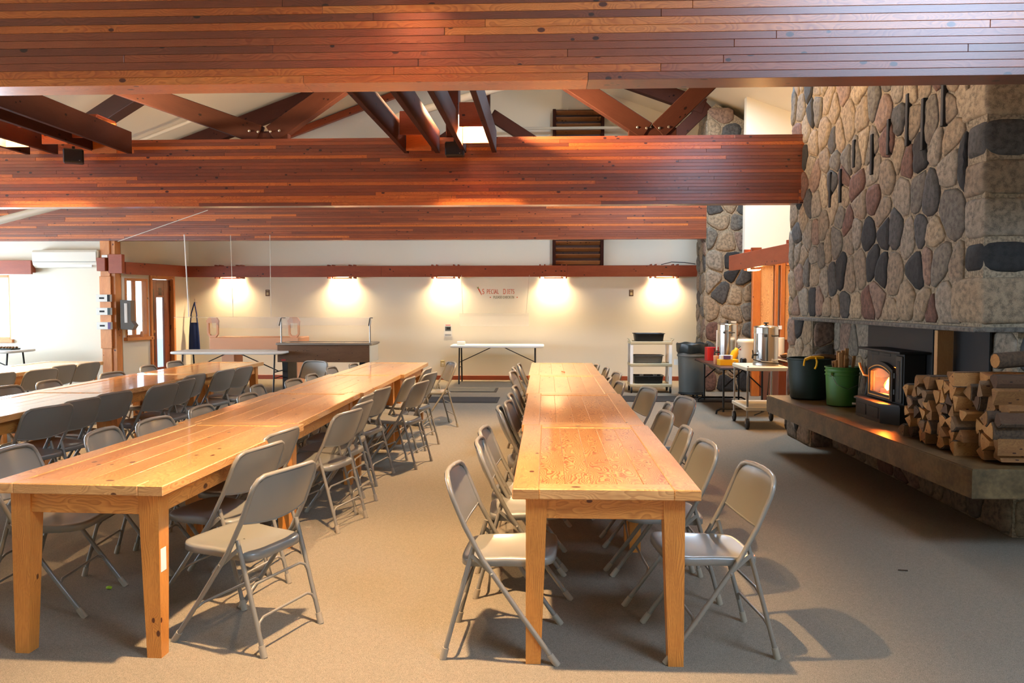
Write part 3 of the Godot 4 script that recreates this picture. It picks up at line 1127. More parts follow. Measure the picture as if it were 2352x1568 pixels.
# ---------------------------------------------------------------- tables
const TL := 1.732
const TW := 0.77
func frustum(m: MB, a0: Vector3, a1: Vector3, b0: Vector3, b1: Vector3, g: int, off: Vector2) -> void:
	# lower rectangle a0..a1 (x, z corners at a0.y), upper rectangle b0..b1
	var lo := [V(a0.x, a0.y, a0.z), V(a1.x, a0.y, a0.z), V(a1.x, a0.y, a1.z), V(a0.x, a0.y, a1.z)]
	var hi := [V(b0.x, b0.y, b0.z), V(b1.x, b0.y, b0.z), V(b1.x, b0.y, b1.z), V(b0.x, b0.y, b1.z)]
	var c := (a0 + a1 + b0 + b1) * 0.25
	m.poly(lo, c, g, off)
	m.poly(hi, c, g, off)
	for i in 4:
		m.poly([lo[i], lo[(i + 1) % 4], hi[(i + 1) % 4], hi[i]], c, g, off)

func make_table(label: String, group: String, at: Vector3, style: int) -> Node3D:
	var t := thing("dining_table", label, "table", at, 0.0, group)
	var y := 0.7375
	var th := 0.045
	var hw := TW / 2
	var hl := TL / 2
	for s: float in [-1.0, 1.0]:
		part(t, "edge_board", B().box(V(s * (hw - 0.055), y, 0), V(0.11, th, TL), 0.004, 2, roff()), M.top_c if style == 0 else M.top_d)
	for s: float in [-1.0, 1.0]:
		part(t, "end_board", B().box(V(0, y + 0.0004, s * (hl - 0.05)), V(TW - 0.2205, th, 0.10), 0.004, 0, roff()), M.top_d)
	var n := 5 if style == 0 else 4
	var w := (TW - 0.22) / n
	for i in n:
		var mm: Material = ([M.top_a, M.top_b, M.top_a, M.top_b, M.top_a] if style == 0 else [M.top_c, M.top_d, M.top_c, M.top_d])[i]
		part(t, "plank", B().box(V(-hw + 0.11 + w * (i + 0.5), y - rng.randf() * 0.0006, 0), V(w - 0.0006, th - 0.006, TL - 0.2005), 0.002, 2, roff()), mm)
	# apron
	for s: float in [-1.0, 1.0]:
		part(t, "apron", B().box(V(0, 0.667, s * (hl - 0.083)), V(TW - 0.27, 0.096, 0.024), 0.002, 0, roff()), M.apron_wood)
		part(t, "apron", B().box(V(s * (hw - 0.075), 0.667, 0), V(0.024, 0.096, TL - 0.30), 0.002, 2, roff()), M.apron_wood)
	for sx: float in [-1.0, 1.0]:
		for sz: float in [-1.0, 1.0]:
			var m := B()
			var ox := sx * (hw - 0.055)
			var oz := sz * (hl - 0.062)
			var ix := sx * (hw - 0.145)
			var iz := sz * (hl - 0.152)
			var lx := sx * (hw - 0.118)
			var lz := sz * (hl - 0.125)
			frustum(m, V(minf(ox, lx), 0.0, minf(oz, lz)), V(maxf(ox, lx), 0.0, maxf(oz, lz)), V(minf(ox, ix), 0.715, minf(oz, iz)), V(maxf(ox, ix), 0.715, maxf(oz, iz)), 1, roff())
			part(t, "leg", m, M.leg_wood)
	return t

func tables() -> void:
	var rows := [
		["table row beside the hearth", [0.246, 0.232, 0.214, 0.197], 0, 0, 1],
		["second table row from the hearth", [-1.942, -1.955, -1.93, -1.89], 0, 1, 2],
		["third table row from the hearth", [-4.02, -4.03, -4.05, -4.02], 0, 1, 2],
		["fourth table row by the windows", [-6.14, -6.15, -6.15, -6.13], 1, 1, 2]]
	var where := ["at the camera end", "second from camera end", "third from camera end", "at the serving end"]
	for r in 4:
		for i in range(rows[r][2], 4):
			var st := 0 if (r == 0 and i < 2) else 1
			var tb := make_table("pine dining table %s, %s" % [where[i], rows[r][0]], "pine dining tables", V(rows[r][1][i], 0, -3.262 - TL / 2 - i * (TL + 0.004)), st)
			if r == 1 and i == 0:
				tb.rotation_degrees.y = -2.2
				part(tb, "sticker", B().box(V(TW / 2 - 0.0545, 0.42, TL / 2 - 0.095), V(0.001, 0.10, 0.045)), M.paper, "torn white paper label")
	# a carrot stick left on the far table
	solo("carrot_stick", "orange carrot stick lying on the hearth-side table at the serving end", "food", B().tube([V(0, 0, 0), V(0.03, 0, 0.10)], 0.006, 6), M.paint_orange, V(0.17, 0.766, -8.85))

# ---------------------------------------------------------------- folding chairs
func make_chair() -> Node3D:
	var o := thing("folding_chair", "steel folding chair", "chair", Vector3.ZERO, 0.0, "steel folding chairs")
	var hw := 0.218
	# one bent tube: front feet, uprights, top rail
	var path := []
	var half := [V(-hw, 0.03, -0.225), V(-hw, 0.20, -0.10), V(-hw, 0.44, 0.07), V(-hw, 0.58, 0.145), V(-hw, 0.70, 0.196), V(-hw + 0.006, 0.735, 0.209), V(-hw + 0.024, 0.762, 0.219), V(-hw + 0.055, 0.776, 0.228), V(-0.09, 0.780, 0.241), V(0, 0.781, 0.246)]
	for p: Vector3 in half:
		path.append(p)
	for i in range(half.size() - 2, -1, -1):
		path.append(V(-half[i].x, half[i].y, half[i].z))
	part(o, "frame_tube", B().tube(path, 0.0115, 8), M.chair_tube)
	# back panel: a bowed sheet
	var fr := []
	var bk := []
	for iy in 6:
		var f := float(iy) / 5.0
		var a := PackedVector3Array()
		var b := PackedVector3Array()
		for ix in 11:
			var x := lerpf(-hw, hw, ix / 10.0)
			var e := 1.0 - (x / hw) * (x / hw)
			var ytop := 0.775 - 0.05 * pow(absf(x / hw), 8.0)
			var ybot := 0.575 - 0.022 * e
			var y := lerpf(ybot, ytop, f)
			var z := 0.196 + (y - 0.70) * 0.40 + 0.030 * e + 0.012 * sin(f * PI) * e
			a.append(V(x, y, z - 0.003))
			b.append(V(x, y, z + 0.003))
		fr.append(a)
		bk.append(b)
	var bp := B()
	bp.skin(fr, false)
	bp.skin(bk, false)
	var rim := []
	for ix in 11:
		rim.append((fr[0][ix] + bk[0][ix]) * 0.5)
	bp.tube(rim, 0.0055, 6)
	part(o, "backrest", bp, M.chair_paint)
	# seat: a shallow pressed pan
	var out := PackedVector2Array()
	for k in 40:
		var a := TAU * k / 40.0
		var ca := cos(a)
		var sa := sin(a)
		var rx := 0.205 if sa < 0.0 else 0.192
		out.append(Vector2(signf(ca) * pow(absf(ca), 0.38) * rx, signf(sa) * pow(absf(sa), 0.38) * 0.205 - 0.03))
	var rings := []
	for e: Array in [[0.93, 0.405], [1.0, 0.405], [1.0, 0.428], [0.985, 0.437], [0.94, 0.440], [0.84, 0.440], [0.78, 0.435], [0.40, 0.431], [0.02, 0.430]]:
		var rg := PackedVector3Array()
		for q in out:
			rg.append(V(q.x * e[0], float(e[1]) - (q.y * e[0]) * 0.05, (q.y + 0.03) * e[0] - 0.03))
		rings.append(rg)
	part(o, "seat", B().skin(rings, true, true, false), M.chair_paint)
	for s: float in [-1.0, 1.0]:
		# rear leg, link, feet
		part(o, "rear_leg", B().tube([V(s * 0.202, 0.03, 0.236), V(s * 0.202, 0.25, 0.176), V(s * 0.202, 0.495, 0.108)], 0.0105, 8), M.chair_tube)
		part(o, "link_bar", B().bar(V(s * 0.213, 0.455, 0.118), V(s * 0.215, 0.375, 0.022), 0.004, 0.018, 0.001), M.chair_tube)
		part(o, "foot_cap", B().tube([V(s * hw, 0.0, -0.247), V(s * hw, 0.045, -0.214)], 0.0155, 8, true, 0.0145), M.rubber_tan)
		part(o, "foot_cap", B().tube([V(s * 0.202, 0.0, 0.244), V(s * 0.202, 0.05, 0.2305)], 0.0155, 8, true, 0.0145), M.rubber_tan)
		part(o, "rivet", B().box(V(s * 0.229, 0.38, 0.03), V(0.006, 0.012, 0.012), 0.003), M.chair_tube)
	# braces: bent rods between the legs
	for e: Array in [[0.155, 0.202, 0.198], [0.295, 0.163, 0.198]]:
		var y: float = e[0]
		var z: float = e[1]
		var w: float = e[2]
		part(o, "brace", B().tube([V(-w, y - 0.045, z + 0.013), V(-w + 0.012, y - 0.015, z + 0.004), V(-w + 0.045, y, z), V(w - 0.045, y, z), V(w - 0.012, y - 0.015, z + 0.004), V(w, y - 0.045, z + 0.013)], 0.0065, 7), M.chair_tube)
	part(o, "brace", B().tube([V(-hw, 0.13, -0.152), V(-hw + 0.012, 0.165, -0.126), V(-hw + 0.045, 0.178, -0.118), V(hw - 0.045, 0.178, -0.118), V(hw - 0.012, 0.165, -0.126), V(hw, 0.13, -0.152)], 0.0065, 7), M.chair_tube)
	return o

const ORD := ["first", "second", "third", "fourth", "fifth", "sixth", "seventh", "eighth", "ninth", "tenth", "eleventh", "twelfth"]
func chairs() -> void:
	var proto := make_chair()
	var first := true
	# each: where the top of the back is (x, z) and how far the chair is turned (degrees) from facing its table
	var sets := [
		["aisle side of the hearth-side table row", -90.0, [[-0.42, -3.56, -3], [-0.36, -4.27, 2], [-0.37, -4.66, -2], [-0.33, -5.60, 4], [-0.29, -5.92, -3], [-0.29, -6.40, 2], [-0.28, -7.02, 0], [-0.37, -8.55, -6], [-0.37, -9.10, 3], [-0.33, -9.62, 0]]],
		["chimney side of the hearth-side table row", 90.0, [[0.96, -3.62, 6], [0.86, -4.24, 3], [0.83, -4.72, -3], [0.82, -5.42, 4], [0.90, -5.86, -4], [1.10, -6.28, 10], [0.90, -6.98, 12], [0.70, -7.48, 5], [0.63, -7.95, -3], [0.76, -8.50, 6], [0.69, -9.12, 0], [0.61, -9.60, 2]]],
		["hearth side of second table row", 90.0, [[-1.145, -3.53, -20], [-1.45, -4.06, -14], [-1.51, -4.56, -10], [-1.33, -5.40, -14], [-1.34, -5.88, -8], [-1.42, -6.36, -2], [-1.40, -6.86, -10], [-1.15, -7.44, -12], [-1.33, -7.86, -5], [-1.20, -8.36, -12], [-1.32, -8.96, -4]]],
		["window side of second table row", -90.0, [[-2.72, -3.92, 4], [-2.58, -4.52, 5], [-2.50, -4.98, -3], [-2.46, -5.58, 2], [-2.42, -6.36, 0], [-2.58, -7.02, 6], [-2.44, -7.60, -3], [-2.42, -8.14, 2], [-2.47, -9.08, 0], [-2.34, -9.60, 0]]],
		["hearth side of third table row", 90.0, [[-3.52, -5.56, -14], [-3.53, -5.98, -8], [-3.53, -6.44, -12], [-3.42, -7.08, -10], [-3.44, -7.55, -2], [-3.58, -8.08, -6], [-3.50, -8.66, -8], [-3.45, -9.08, -6]]],
		["window side of third table row", -90.0, [[-4.76, -6.85, 0], [-4.70, -7.36, 5], [-4.60, -8.30, -5], [-4.67, -9.20, 4], [-4.68, -9.90, 0]]],
		["hearth side of fourth table row", 90.0, [[-5.68, -8.16, -5], [-5.56, -8.66, -15], [-5.66, -9.22, -8], [-5.60, -9.64, -6]]]]
	for s: Array in sets:
		var i := 0
		for q: Array in s[2]:
			var ang := deg_to_rad(float(s[1]) + float(q[2]))
			# the back's top lies 0.235 m behind the chair's middle
			var back := Vector3(sin(ang), 0, cos(ang)) * 0.235
			place_chair(proto, first, V(q[0], 0, q[1]) - back, ang, "tan folding chair, %s from camera end, %s" % [ORD[i], s[0]])
			first = false
			i += 1
	place_chair(proto, false, V(-1.38, 0, -9.86), deg_to_rad(112), "tan steel folding chair pulled back from the serving end of the second table row")
	place_chair(proto, false, V(-3.02, 0, -9.85), deg_to_rad(150), "grey steel folding chair standing free between the second and third table rows")

func place_chair(proto: Node3D, first: bool, at: Vector3, turn: float, label: String) -> void:
	if first:
		proto.position = at
		proto.rotation.y = turn
		proto.set_meta("label", label)
	else:
		copy(proto, at, turn, label)

# ---------------------------------------------------------------- along the far wall
func text_mesh(s: String, size: float, serif := false) -> TextMesh:
	var t := TextMesh.new()
	t.text = s
	var f := SystemFont.new()
	f.font_names = PackedStringArray(["Droid Serif" if serif else "Droid Sans"])
	t.font = f
	t.font_size = 32
	t.pixel_size = size / 32.0
	t.depth = 0.002
	t.curve_step = 1.0
	return t

func wall_rail_lamp(parent: Node3D, x: float, lit := true) -> void:
	# two bracket blocks through the rail with a lamp shelf between
	for s: float in [-1.0, 1.0]:
		for d: float in [-0.045, 0.045]:
			part(parent, "bracket", B().box(V(x + s * 0.21 + d, 2.125, -15.66), V(0.025, 0.27, 0.20), 0.003, 1, roff()), M.rail)
	part(parent, "lamp_shelf", B().box(V(x, 2.19, -15.70), V(0.36, 0.015, 0.15), 0.002), M.rail)
	part(parent, "lamp_tube", B().tube([V(x - 0.12, 2.15, -15.71), V(x + 0.12, 2.15, -15.71)], 0.018, 10), M.lamp_glow)
	part(parent, "lamp_lip", B().box(V(x + 0.02, 2.0, -15.615), V(0.36, 0.03, 0.01), 0.002), M.fir)

func far_wall_things() -> void:
	# rail with lamp brackets
	var r := thing("wall_rail", "long brown wooden rail with downlights across the cream wall", "wall rail")
	part(r, "rail_board", B().span(V(-7.13, 2.02, -15.60), V(-3.2, 2.235, -15.55), 0.004, 0, roff()), M.rail)
	part(r, "rail_board", B().span(V(-3.199, 2.02, -15.60), V(0.4, 2.235, -15.55), 0.004, 0, roff()), M.rail)
	part(r, "rail_board", B().span(V(0.401, 2.02, -15.60), V(2.95, 2.235, -15.55), 0.004, 0, roff()), M.rail)
	part(r, "end_board", B().span(V(2.90, 2.02, -15.55), V(2.95, 2.235, -14.7), 0.004, 2, roff()), M.fir)
	for x: float in [-6.23, -4.0, -1.96, 0.13, 2.26]:
		wall_rail_lamp(r, x)
		var l := AreaLight3D.new()
		l.name = "rail_lamp_light"
		add_child(l, true)
		l.area_size = Vector2(0.26, 0.05)
		l.area_normalize_energy = true
		l.light_color = Color(1.0, 0.87, 0.68)
		l.light_energy = 4.4
		l.area_range = 30.0
		l.shadow_enabled = true
		l.transform = Transform3D(Basis.looking_at(V(0, -1, 0.25), Vector3.BACK), V(x, 2.125, -15.70))
	solo("cable", "black cable drooping over the wall rail beside the column", "cable", B().tube([V(2.2, 2.25, -15.63), V(2.4, 2.30, -15.63), V(2.65, 2.29, -15.62), V(2.85, 2.26, -15.61)], 0.008, 6), M.black_metal)
	# skewed side rail over the door
	var sr := thing("wall_rail", "brown wooden rail above the door and side window", "wall rail")
	part(sr, "rail_board", B().bar(V(-7.42, 2.13, -13.92), V(-7.06, 2.13, -15.56), 0.05, 0.215, 0.004, Vector3.UP, roff()), M.rail)
	var lr := thing("wall_rail", "brown wooden rail ending beside the air conditioner", "wall rail")
	part(lr, "rail_board", B().span(V(-11.8, 2.02, -13.80), V(-9.0, 2.26, -13.75), 0.004, 0, roff()), M.rail)
	part(lr, "bracket", B().span(V(-9.12, 2.05, -13.94), V(-9.04, 2.23, -13.80), 0.003), M.rail)
	# lettering painted on the wall
	var sg := thing("wall_lettering", "hand painted red SPECIAL DIETS lettering with a carrot on the cream wall", "sign", V(0, 0, -15.797))
	for e: Array in [["S", -1.238, 0.13, 0.72], ["PECIAL", -1.052, 0.11, 0.70], ["D", -0.822, 0.13, 0.72], ["IETS", -0.698, 0.11, 0.72]]:
		var tm := text_mesh(e[0], e[2])
		var o := part(sg, "letter", tm, M.paint_orange, "%s in red paint" % e[0])
		o.position = V(e[1], 1.735, 0)
		o.scale = V(e[3], 1.05, 1)
	var t2 := part(sg, "letter", text_mesh("PLEASE CHECK IN", 0.066), M.paint_olive, "PLEASE CHECK IN in olive paint")
	t2.position = V(-0.835, 1.625, 0)
	t2.scale = V(0.80, 1.0, 1)
	for x: float in [-1.10, -0.572]:
		part(sg, "dot", B().tube([V(x, 1.626, -0.001), V(x, 1.626, 0.001)], 0.011, 10), M.paint_orange)
	part(sg, "carrot_root", B().prism(PackedVector2Array([Vector2(-1.343, 1.79), Vector2(-1.322, 1.802), Vector2(-1.268, 1.672), Vector2(-1.275, 1.668)]), -0.001, 0.001), M.paint_orange)
	part(sg, "carrot_top", B().prism(PackedVector2Array([Vector2(-1.345, 1.792), Vector2(-1.365, 1.835), Vector2(-1.345, 1.82), Vector2(-1.335, 1.84), Vector2(-1.328, 1.80)]), -0.001, 0.001), M.paint_green)
	# poster, plates, outlets
	var po := thing("poster", "small white paper notice with a dark picture beside the wall table", "poster", V(-1.935, 0.975, -15.796))
	part(po, "sheet", B().box(Vector3.ZERO, V(0.165, 0.245, 0.003)), M.paper)
	part(po, "heading", B().box(V(0, 0.105, 0.002), V(0.10, 0.012, 0.001)), M.red)
	part(po, "picture", B().box(V(0, 0.035, 0.002), V(0.115, 0.085, 0.001)), M.ink_soft)
	part(po, "picture_detail", B().box(V(0.01, 0.04, 0.003), V(0.07, 0.04, 0.001)), M.ink)
	for y: float in [-0.078, -0.098]:
		part(po, "text_line", B().box(V(0, y, 0.002), V(0.12, 0.008, 0.001)), M.ink_soft)
	for e: Array in [[-5.53, 1.715, "brown switch plate on the wall above the serving bar", "brown_plate"], [1.65, 1.71, "brown switch plate on the wall above the bus cart", "brown_plate"], [-2.045, 0.32, "beige outlet plate low on the wall beside the wall table", "beige_plate"], [-5.1, 0.33, "beige outlet plate low on the wall under the folding table", "beige_plate"], [1.86, 0.36, "beige outlet plate low on the wall behind the bus cart", "beige_plate"]]:
		var pl := thing("wall_plate", e[2], "wall plate", V(e[0], e[1], -15.797), 0.0, "wall plates")
		part(pl, "plate", B().box(Vector3.ZERO, V(0.085, 0.125, 0.008), 0.003), M[e[3]])
		part(pl, "switch", B().box(V(0, -0.015, 0.006), V(0.045, 0.055, 0.006), 0.002), M.beige_plate if e[3] == "brown_plate" else M.cream_plastic)
		if e[3] == "brown_plate":
			part(pl, "switch", B().box(V(0, 0.04, 0.006), V(0.05, 0.012, 0.006), 0.002), M.beige_plate)
	# hanging clear screen over the wall table
	var hs := thing("hanging_screen", "clear acrylic screen on two cords over the wall table", "screen")
	part(hs, "sheet", B().bar(V(-1.63, 1.20, -15.1), V(-0.33, 1.20, -15.1), 0.006, 0.30, 0.0, V(0, 1, 0.7).normalized()), M.acrylic)
	part(hs, "cord", B().tube([V(-1.64, 2.05, -15.548), V(-1.56, 1.30, -15.02)], 0.004, 6), M.cord_white)
	part(hs, "cord", B().tube([V(-0.33, 2.05, -15.548), V(-0.38, 1.30, -15.02)], 0.004, 6), M.cord_white)
	folding_table(V(-0.92, 0, -15.22), 1.76, 0.72, 0.725, "white plastic folding table against the cream wall under the lettering", M.white_plastic)
	solo("napkin_stack", "small white paper stack on the wall table", "paper", B().box(V(0, 0.03, 0), V(0.15, 0.06, 0.12), 0.006), M.paper, V(-1.62, 0.727, -15.25))
	# floor mats
	var m1 := thing("floor_mat", "light grey ribbed floor mat closer to the wall table", "mat", V(-1.62, 0, -13.92))
	part(m1, "border", B().box(V(0, 0.005, 0), V(1.55, 0.008, 0.64), 0.003), M.mat_edge)
	part(m1, "pile", B().box(V(0, 0.010, 0), V(1.45, 0.006, 0.54), 0.002), M.mat_light)
	var m2 := thing("floor_mat", "dark grey ribbed floor mat beside the second table row", "mat", V(-1.55, 0, -12.5))
	part(m2, "border", B().box(V(0, 0.005, 0), V(1.62, 0.008, 0.72), 0.003), M.mat_edge)
	part(m2, "pile", B().box(V(0, 0.010, 0), V(1.52, 0.006, 0.62), 0.002), M.mat_dark)
	var m3 := thing("floor_mat", "black rubber floor mat under the grey bin", "mat", V(2.05, 0, -12.75))
	part(m3, "border", B().box(V(0, 0.005, 0), V(1.75, 0.008, 0.75), 0.003), M.mat_edge)
	part(m3, "pile", B().box(V(0, 0.010, 0), V(1.66, 0.006, 0.66), 0.002), M.mat_edge)

# a plastic folding table: rounded top, folding leg frames, braces
func folding_table(at: Vector3, w: float, d: float, h: float, label: String, m: Material, turn := 0.0) -> Node3D:
	var o := thing("folding_table", label, "table", at, turn, "plastic folding tables")
	var rings := []
	for e: Array in [[0.965, h - 0.042], [0.995, h - 0.036], [1.0, h - 0.02], [0.995, h - 0.004], [0.985, h], [0.5, h], [0.02, h]]:
		var rg := PackedVector3Array()
		for k in 48:
			var a := TAU * k / 48.0
			var ca := cos(a)
			var sa := sin(a)
			rg.append(V(signf(ca) * pow(absf(ca), 0.22) * w / 2 * e[0], e[1], signf(sa) * pow(absf(sa), 0.22) * d / 2 * e[0]))
		rings.append(rg)
	part(o, "table_top", B().skin(rings, true, true, false), m)
	for s: float in [-1.0, 1.0]:
		var x := s * (w / 2 - 0.17)
		for sz: float in [-1.0, 1.0]:
			part(o, "leg", B().tube([V(x, h - 0.05, sz * (d / 2 - 0.18)), V(x, h * 0.55, sz * (d / 2 - 0.14)), V(x, 0.0, sz * (d / 2 - 0.08))], 0.014, 8), M.black_metal)
		part(o, "cross_bar", B().tube([V(x, h * 0.42, -(d / 2 - 0.13)), V(x, h * 0.42, d / 2 - 0.13)], 0.009, 6), M.black_metal)
		part(o, "brace", B().tube([V(x, h * 0.55, 0), V(s * 0.12, h - 0.05, 0)], 0.009, 6), M.black_metal)
		part(o, "cross_bar", B().tube([V(x, h * 0.55, -(d / 2 - 0.14)), V(x, h * 0.55, d / 2 - 0.14)], 0.009, 6), M.black_metal)
	return o

# ---------------------------------------------------------------- window corner and serving bars
func left_corner() -> void:
	# post with its bracket block
	var p := thing("timber_post", "golden timber post carrying the end of the truss", "post")
	part(p, "post_board", B().span(V(-7.79, 0, -14.0), V(-7.62, 2.60, -13.80), 0.004, 1, roff()), M.post_wood)
	part(p, "post_board", B().span(V(-7.619, 0, -14.02), V(-7.54, 2.60, -13.83), 0.004, 1, roff()), M.post_wood)
	part(p, "bracket_block", B().span(V(-7.80, 2.07, -13.80), V(-7.65, 2.30, -13.70), 0.004), M.rail)
	part(p, "bracket_block", B().span(V(-7.60, 2.03, -13.82), V(-7.36, 2.36, -13.72), 0.004), M.rail)
	part(p, "face_board", B().span(V(-7.80, 0.72, -13.80), V(-7.60, 1.98, -13.775), 0.004, 1, roff()), M.post_wood)
	solo("wall_clip_box", "small white plastic box on top of the post bracket", "box", B().box(Vector3.ZERO, V(0.11, 0.05, 0.06), 0.006), M.white_plastic, V(-7.67, 2.325, -13.76))
	var i := 0
	for e: Array in [[1.60, "topmost", "ink"], [1.37, "middle", "tub_green"], [1.12, "lowest", "purple"]]:
		var g := thing("glove_box", "white glove box on the timber post, %s of three" % e[1], "box", V(-7.70, e[0], -13.735), 0.0, "glove boxes on the post")
		part(g, "carton", B().box(Vector3.ZERO, V(0.245, 0.125, 0.075), 0.003), M.paper)
		part(g, "print", B().box(V(0.10, 0, 0.037), V(0.046, 0.12, 0.003)), M[e[2]])
		part(g, "opening", B().box(V(-0.02, 0.0, 0.0375), V(0.09, 0.03, 0.002), 0.0), M.ink)
		i += 1
	# towel dispenser
	var td := thing("towel_dispenser", "translucent grey paper towel dispenser beside the timber post", "dispenser", V(-7.36, 1.04, -13.93), 0.23)
	part(td, "body", B().prism(PackedVector2Array([Vector2(-0.11, 0.02), Vector2(0.07, 0.0), Vector2(0.12, 0.08), Vector2(0.06, 0.16), Vector2(0.06, 0.52), Vector2(-0.11, 0.53)]), -0.13, 0.13), M.grey_plastic)
	part(td, "window_strip", B().box(V(-0.02, 0.3, 0.133), V(0.05, 0.34, 0.006), 0.003), M.white_plastic)
	solo("pill_jar", "small brown jar on the side window sill", "jar", B().lathe([Vector2(0.0, 0), Vector2(0.03, 0), Vector2(0.03, 0), Vector2(0.03, 0.07), Vector2(0.022, 0.085), Vector2(0.022, 0.10), Vector2(0.0, 0.10)], 14), M.pale_laminate, V(-7.37, 0.902, -14.38))
	# air conditioner
	var ac := thing("air_conditioner", "cream wall air conditioner beside the timber post", "air conditioner", V(-8.40, 2.13, -13.95))
	var prof := PackedVector2Array([Vector2(0.0, 0.0), Vector2(0.13, 0.0), Vector2(0.19, 0.05), Vector2(0.21, 0.12), Vector2(0.21, 0.27), Vector2(0.18, 0.31), Vector2(0.0, 0.31)])
	var body := B()
	body.xf = Transform3D(Basis(V(0, 0, 1), V(0, 1, 0), V(-1, 0, 0)), V(0, 0, 0))
	body.prism(prof, -0.57, 0.57)
	part(ac, "housing", body, M.ac_white)
	part(ac, "outlet_flap", B().box(V(0, 0.035, 0.185), V(0.98, 0.05, 0.012), 0.004), M.white_plastic)
	part(ac, "end_cap", B().span(V(0.57, 0.02, 0.0), V(0.60, 0.30, 0.20), 0.01), M.cream_plastic)
	part(ac, "seam", B().box(V(0, 0.10, 0.208), V(1.12, 0.006, 0.008)), M.tub_grey)
	# folding table with a tray of food by the window
	folding_table(V(-9.6, 0, -13.0), 1.9, 0.75, 0.74, "white plastic folding table under the end window", M.white_plastic)
	var tr := thing("food_tray", "dark tray of small baked goods on the table by the window", "tray", V(-8.98, 0.741, -13.0))
	part(tr, "tray", B().box(V(0, 0.012, 0), V(0.36, 0.024, 0.24), 0.008), M.tub_green)
	for k in 14:
		var a := V(-0.15 + 0.05 * (k % 7) + rng.randf_range(-0.01, 0.01), 0.035, -0.05 + 0.1 * floorf(k / 7.0))
		part(tr, "pastry", B().lathe([Vector2(0.0, -0.012), Vector2(0.02, -0.01), Vector2(0.025, 0.0), Vector2(0.018, 0.014), Vector2(0.0, 0.018)], 8, a), M.log_tan)
	# bag on the wall
	var bg := thing("tote_bag", "blue cloth apron hanging from a hook beside the door", "bag", V(-6.95, 0.55, -15.62))
	var rings := []
	for e: Array in [[0.0, 0.10, 0.02], [0.06, 0.115, 0.035], [0.3, 0.105, 0.045], [0.5, 0.09, 0.04], [0.58, 0.085, 0.02]]:
		var rg := PackedVector3Array()
		for k in 20:
			var a := TAU * k / 20.0
			rg.append(V(cos(a) * e[1], e[0], sin(a) * e[2] * (1.0 + 0.3 * sin(a * 5.0))))
		rings.append(rg)
	part(bg, "cloth", B().skin(rings), M.blue_cloth)
	for s: float in [-1.0, 1.0]:
		part(bg, "strap", B().tube([V(s * 0.07, 0.56, 0.01), V(s * 0.055, 0.75, 0.0), V(s * 0.01, 0.93, -0.03), V(0, 0.98, -0.05)], 0.012, 6), M.blue_cloth)
	part(bg, "hook", B().tube([V(0, 0.97, -0.17), V(0, 0.98, -0.05), V(0, 1.05, -0.05)], 0.005, 6), M.steel_dull)
	# pale serving bar with lantern-shaped guards
	var fb := thing("serving_bar", "pale wood serving bar with lantern-shaped end guards", "serving bar", V(-5.17, 0, -14.35))
	part(fb, "cabinet", B().span(V(-0.80, 0.66, -0.33), V(0.80, 0.905, 0.33), 0.012), M.pale_laminate)
	part(fb, "shelf_edge", B().span(V(-0.81, 0.645, -0.34), V(0.81, 0.672, 0.345), 0.006), M.pale_laminate)
	for x: float in [-0.52, 0.62]:
		part(fb, "pedestal", B().span(V(x - 0.12, 0.0, -0.2), V(x + 0.12, 0.66, 0.2), 0.01), M.pale_laminate)
	for x: float in [-0.76, 0.70]:
		var fr := PackedVector2Array([Vector2(-0.11, 0.30), Vector2(-0.06, 0.37), Vector2(0.06, 0.37), Vector2(0.11, 0.30), Vector2(0.10, 0.28), Vector2(0.095, 0.06), Vector2(0.05, 0.0), Vector2(-0.05, 0.0), Vector2(-0.095, 0.06), Vector2(-0.10, 0.28)])
		var hole := PackedVector2Array([Vector2(-0.07, 0.26), Vector2(0.07, 0.26), Vector2(0.07, 0.075), Vector2(0.04, 0.04), Vector2(-0.04, 0.04), Vector2(-0.07, 0.075)])
		var gm := B()
		gm.xf = Transform3D(Basis.IDENTITY, V(x, 0.90, 0.25))
		for seg: Array in [[fr[0], fr[1], fr[2], fr[3], Vector2(0.1, 0.26), Vector2(-0.1, 0.26)], [Vector2(-0.1, 0.26), Vector2(-0.07, 0.26), hole[5], hole[4], Vector2(-0.05, 0.0), fr[8]], [Vector2(0.1, 0.26), Vector2(0.07, 0.26), hole[2], hole[3], Vector2(0.05, 0.0), fr[5]], [hole[4], hole[3], Vector2(0.05, 0.0), Vector2(-0.05, 0.0)]]:
			gm.prism(PackedVector2Array(seg), -0.03, 0.03)
		part(fb, "end_guard", gm, M.pale_laminate)
	part(fb, "glass_guard", B().bar(V(-0.76, 1.17, 0.30), V(0.70, 1.17, 0.30), 0.006, 0.22, 0.0, V(0, 1, 0.5).normalized()), M.acrylic)
	folding_table(V(-5.10, 0, -12.9), 1.84, 0.74, 0.74, "white plastic folding table in front of the pale serving bar", M.white_plastic)
	# brown salad bar
	var sb := thing("salad_bar", "brown woodgrain salad bar with a clear sneeze guard", "serving bar", V(-3.60, 0, -13.2))
	part(sb, "front_panel", B().span(V(-0.77, 0.555, 0.27), V(0.74, 0.835, 0.30), 0.004, 0, roff()), M.laminate)
	part(sb, "cabinet", B().span(V(-0.76, 0.56, -0.29), V(0.74, 0.83, 0.27), 0.004), M.steel_dull)
	part(sb, "side_panel", B().span(V(0.74, 0.555, -0.30), V(0.76, 0.835, 0.30), 0.004), M.cream_plastic)
	var rim := B()
	rim.span(V(-0.79, 0.835, 0.20), V(0.78, 0.868, 0.32), 0.006)
	rim.span(V(-0.79, 0.835, -0.32), V(0.78, 0.868, -0.20), 0.006)
	rim.span(V(-0.79, 0.835, -0.20), V(-0.70, 0.868, 0.20), 0.006)
	rim.span(V(0.69, 0.835, -0.20), V(0.78, 0.868, 0.20), 0.006)
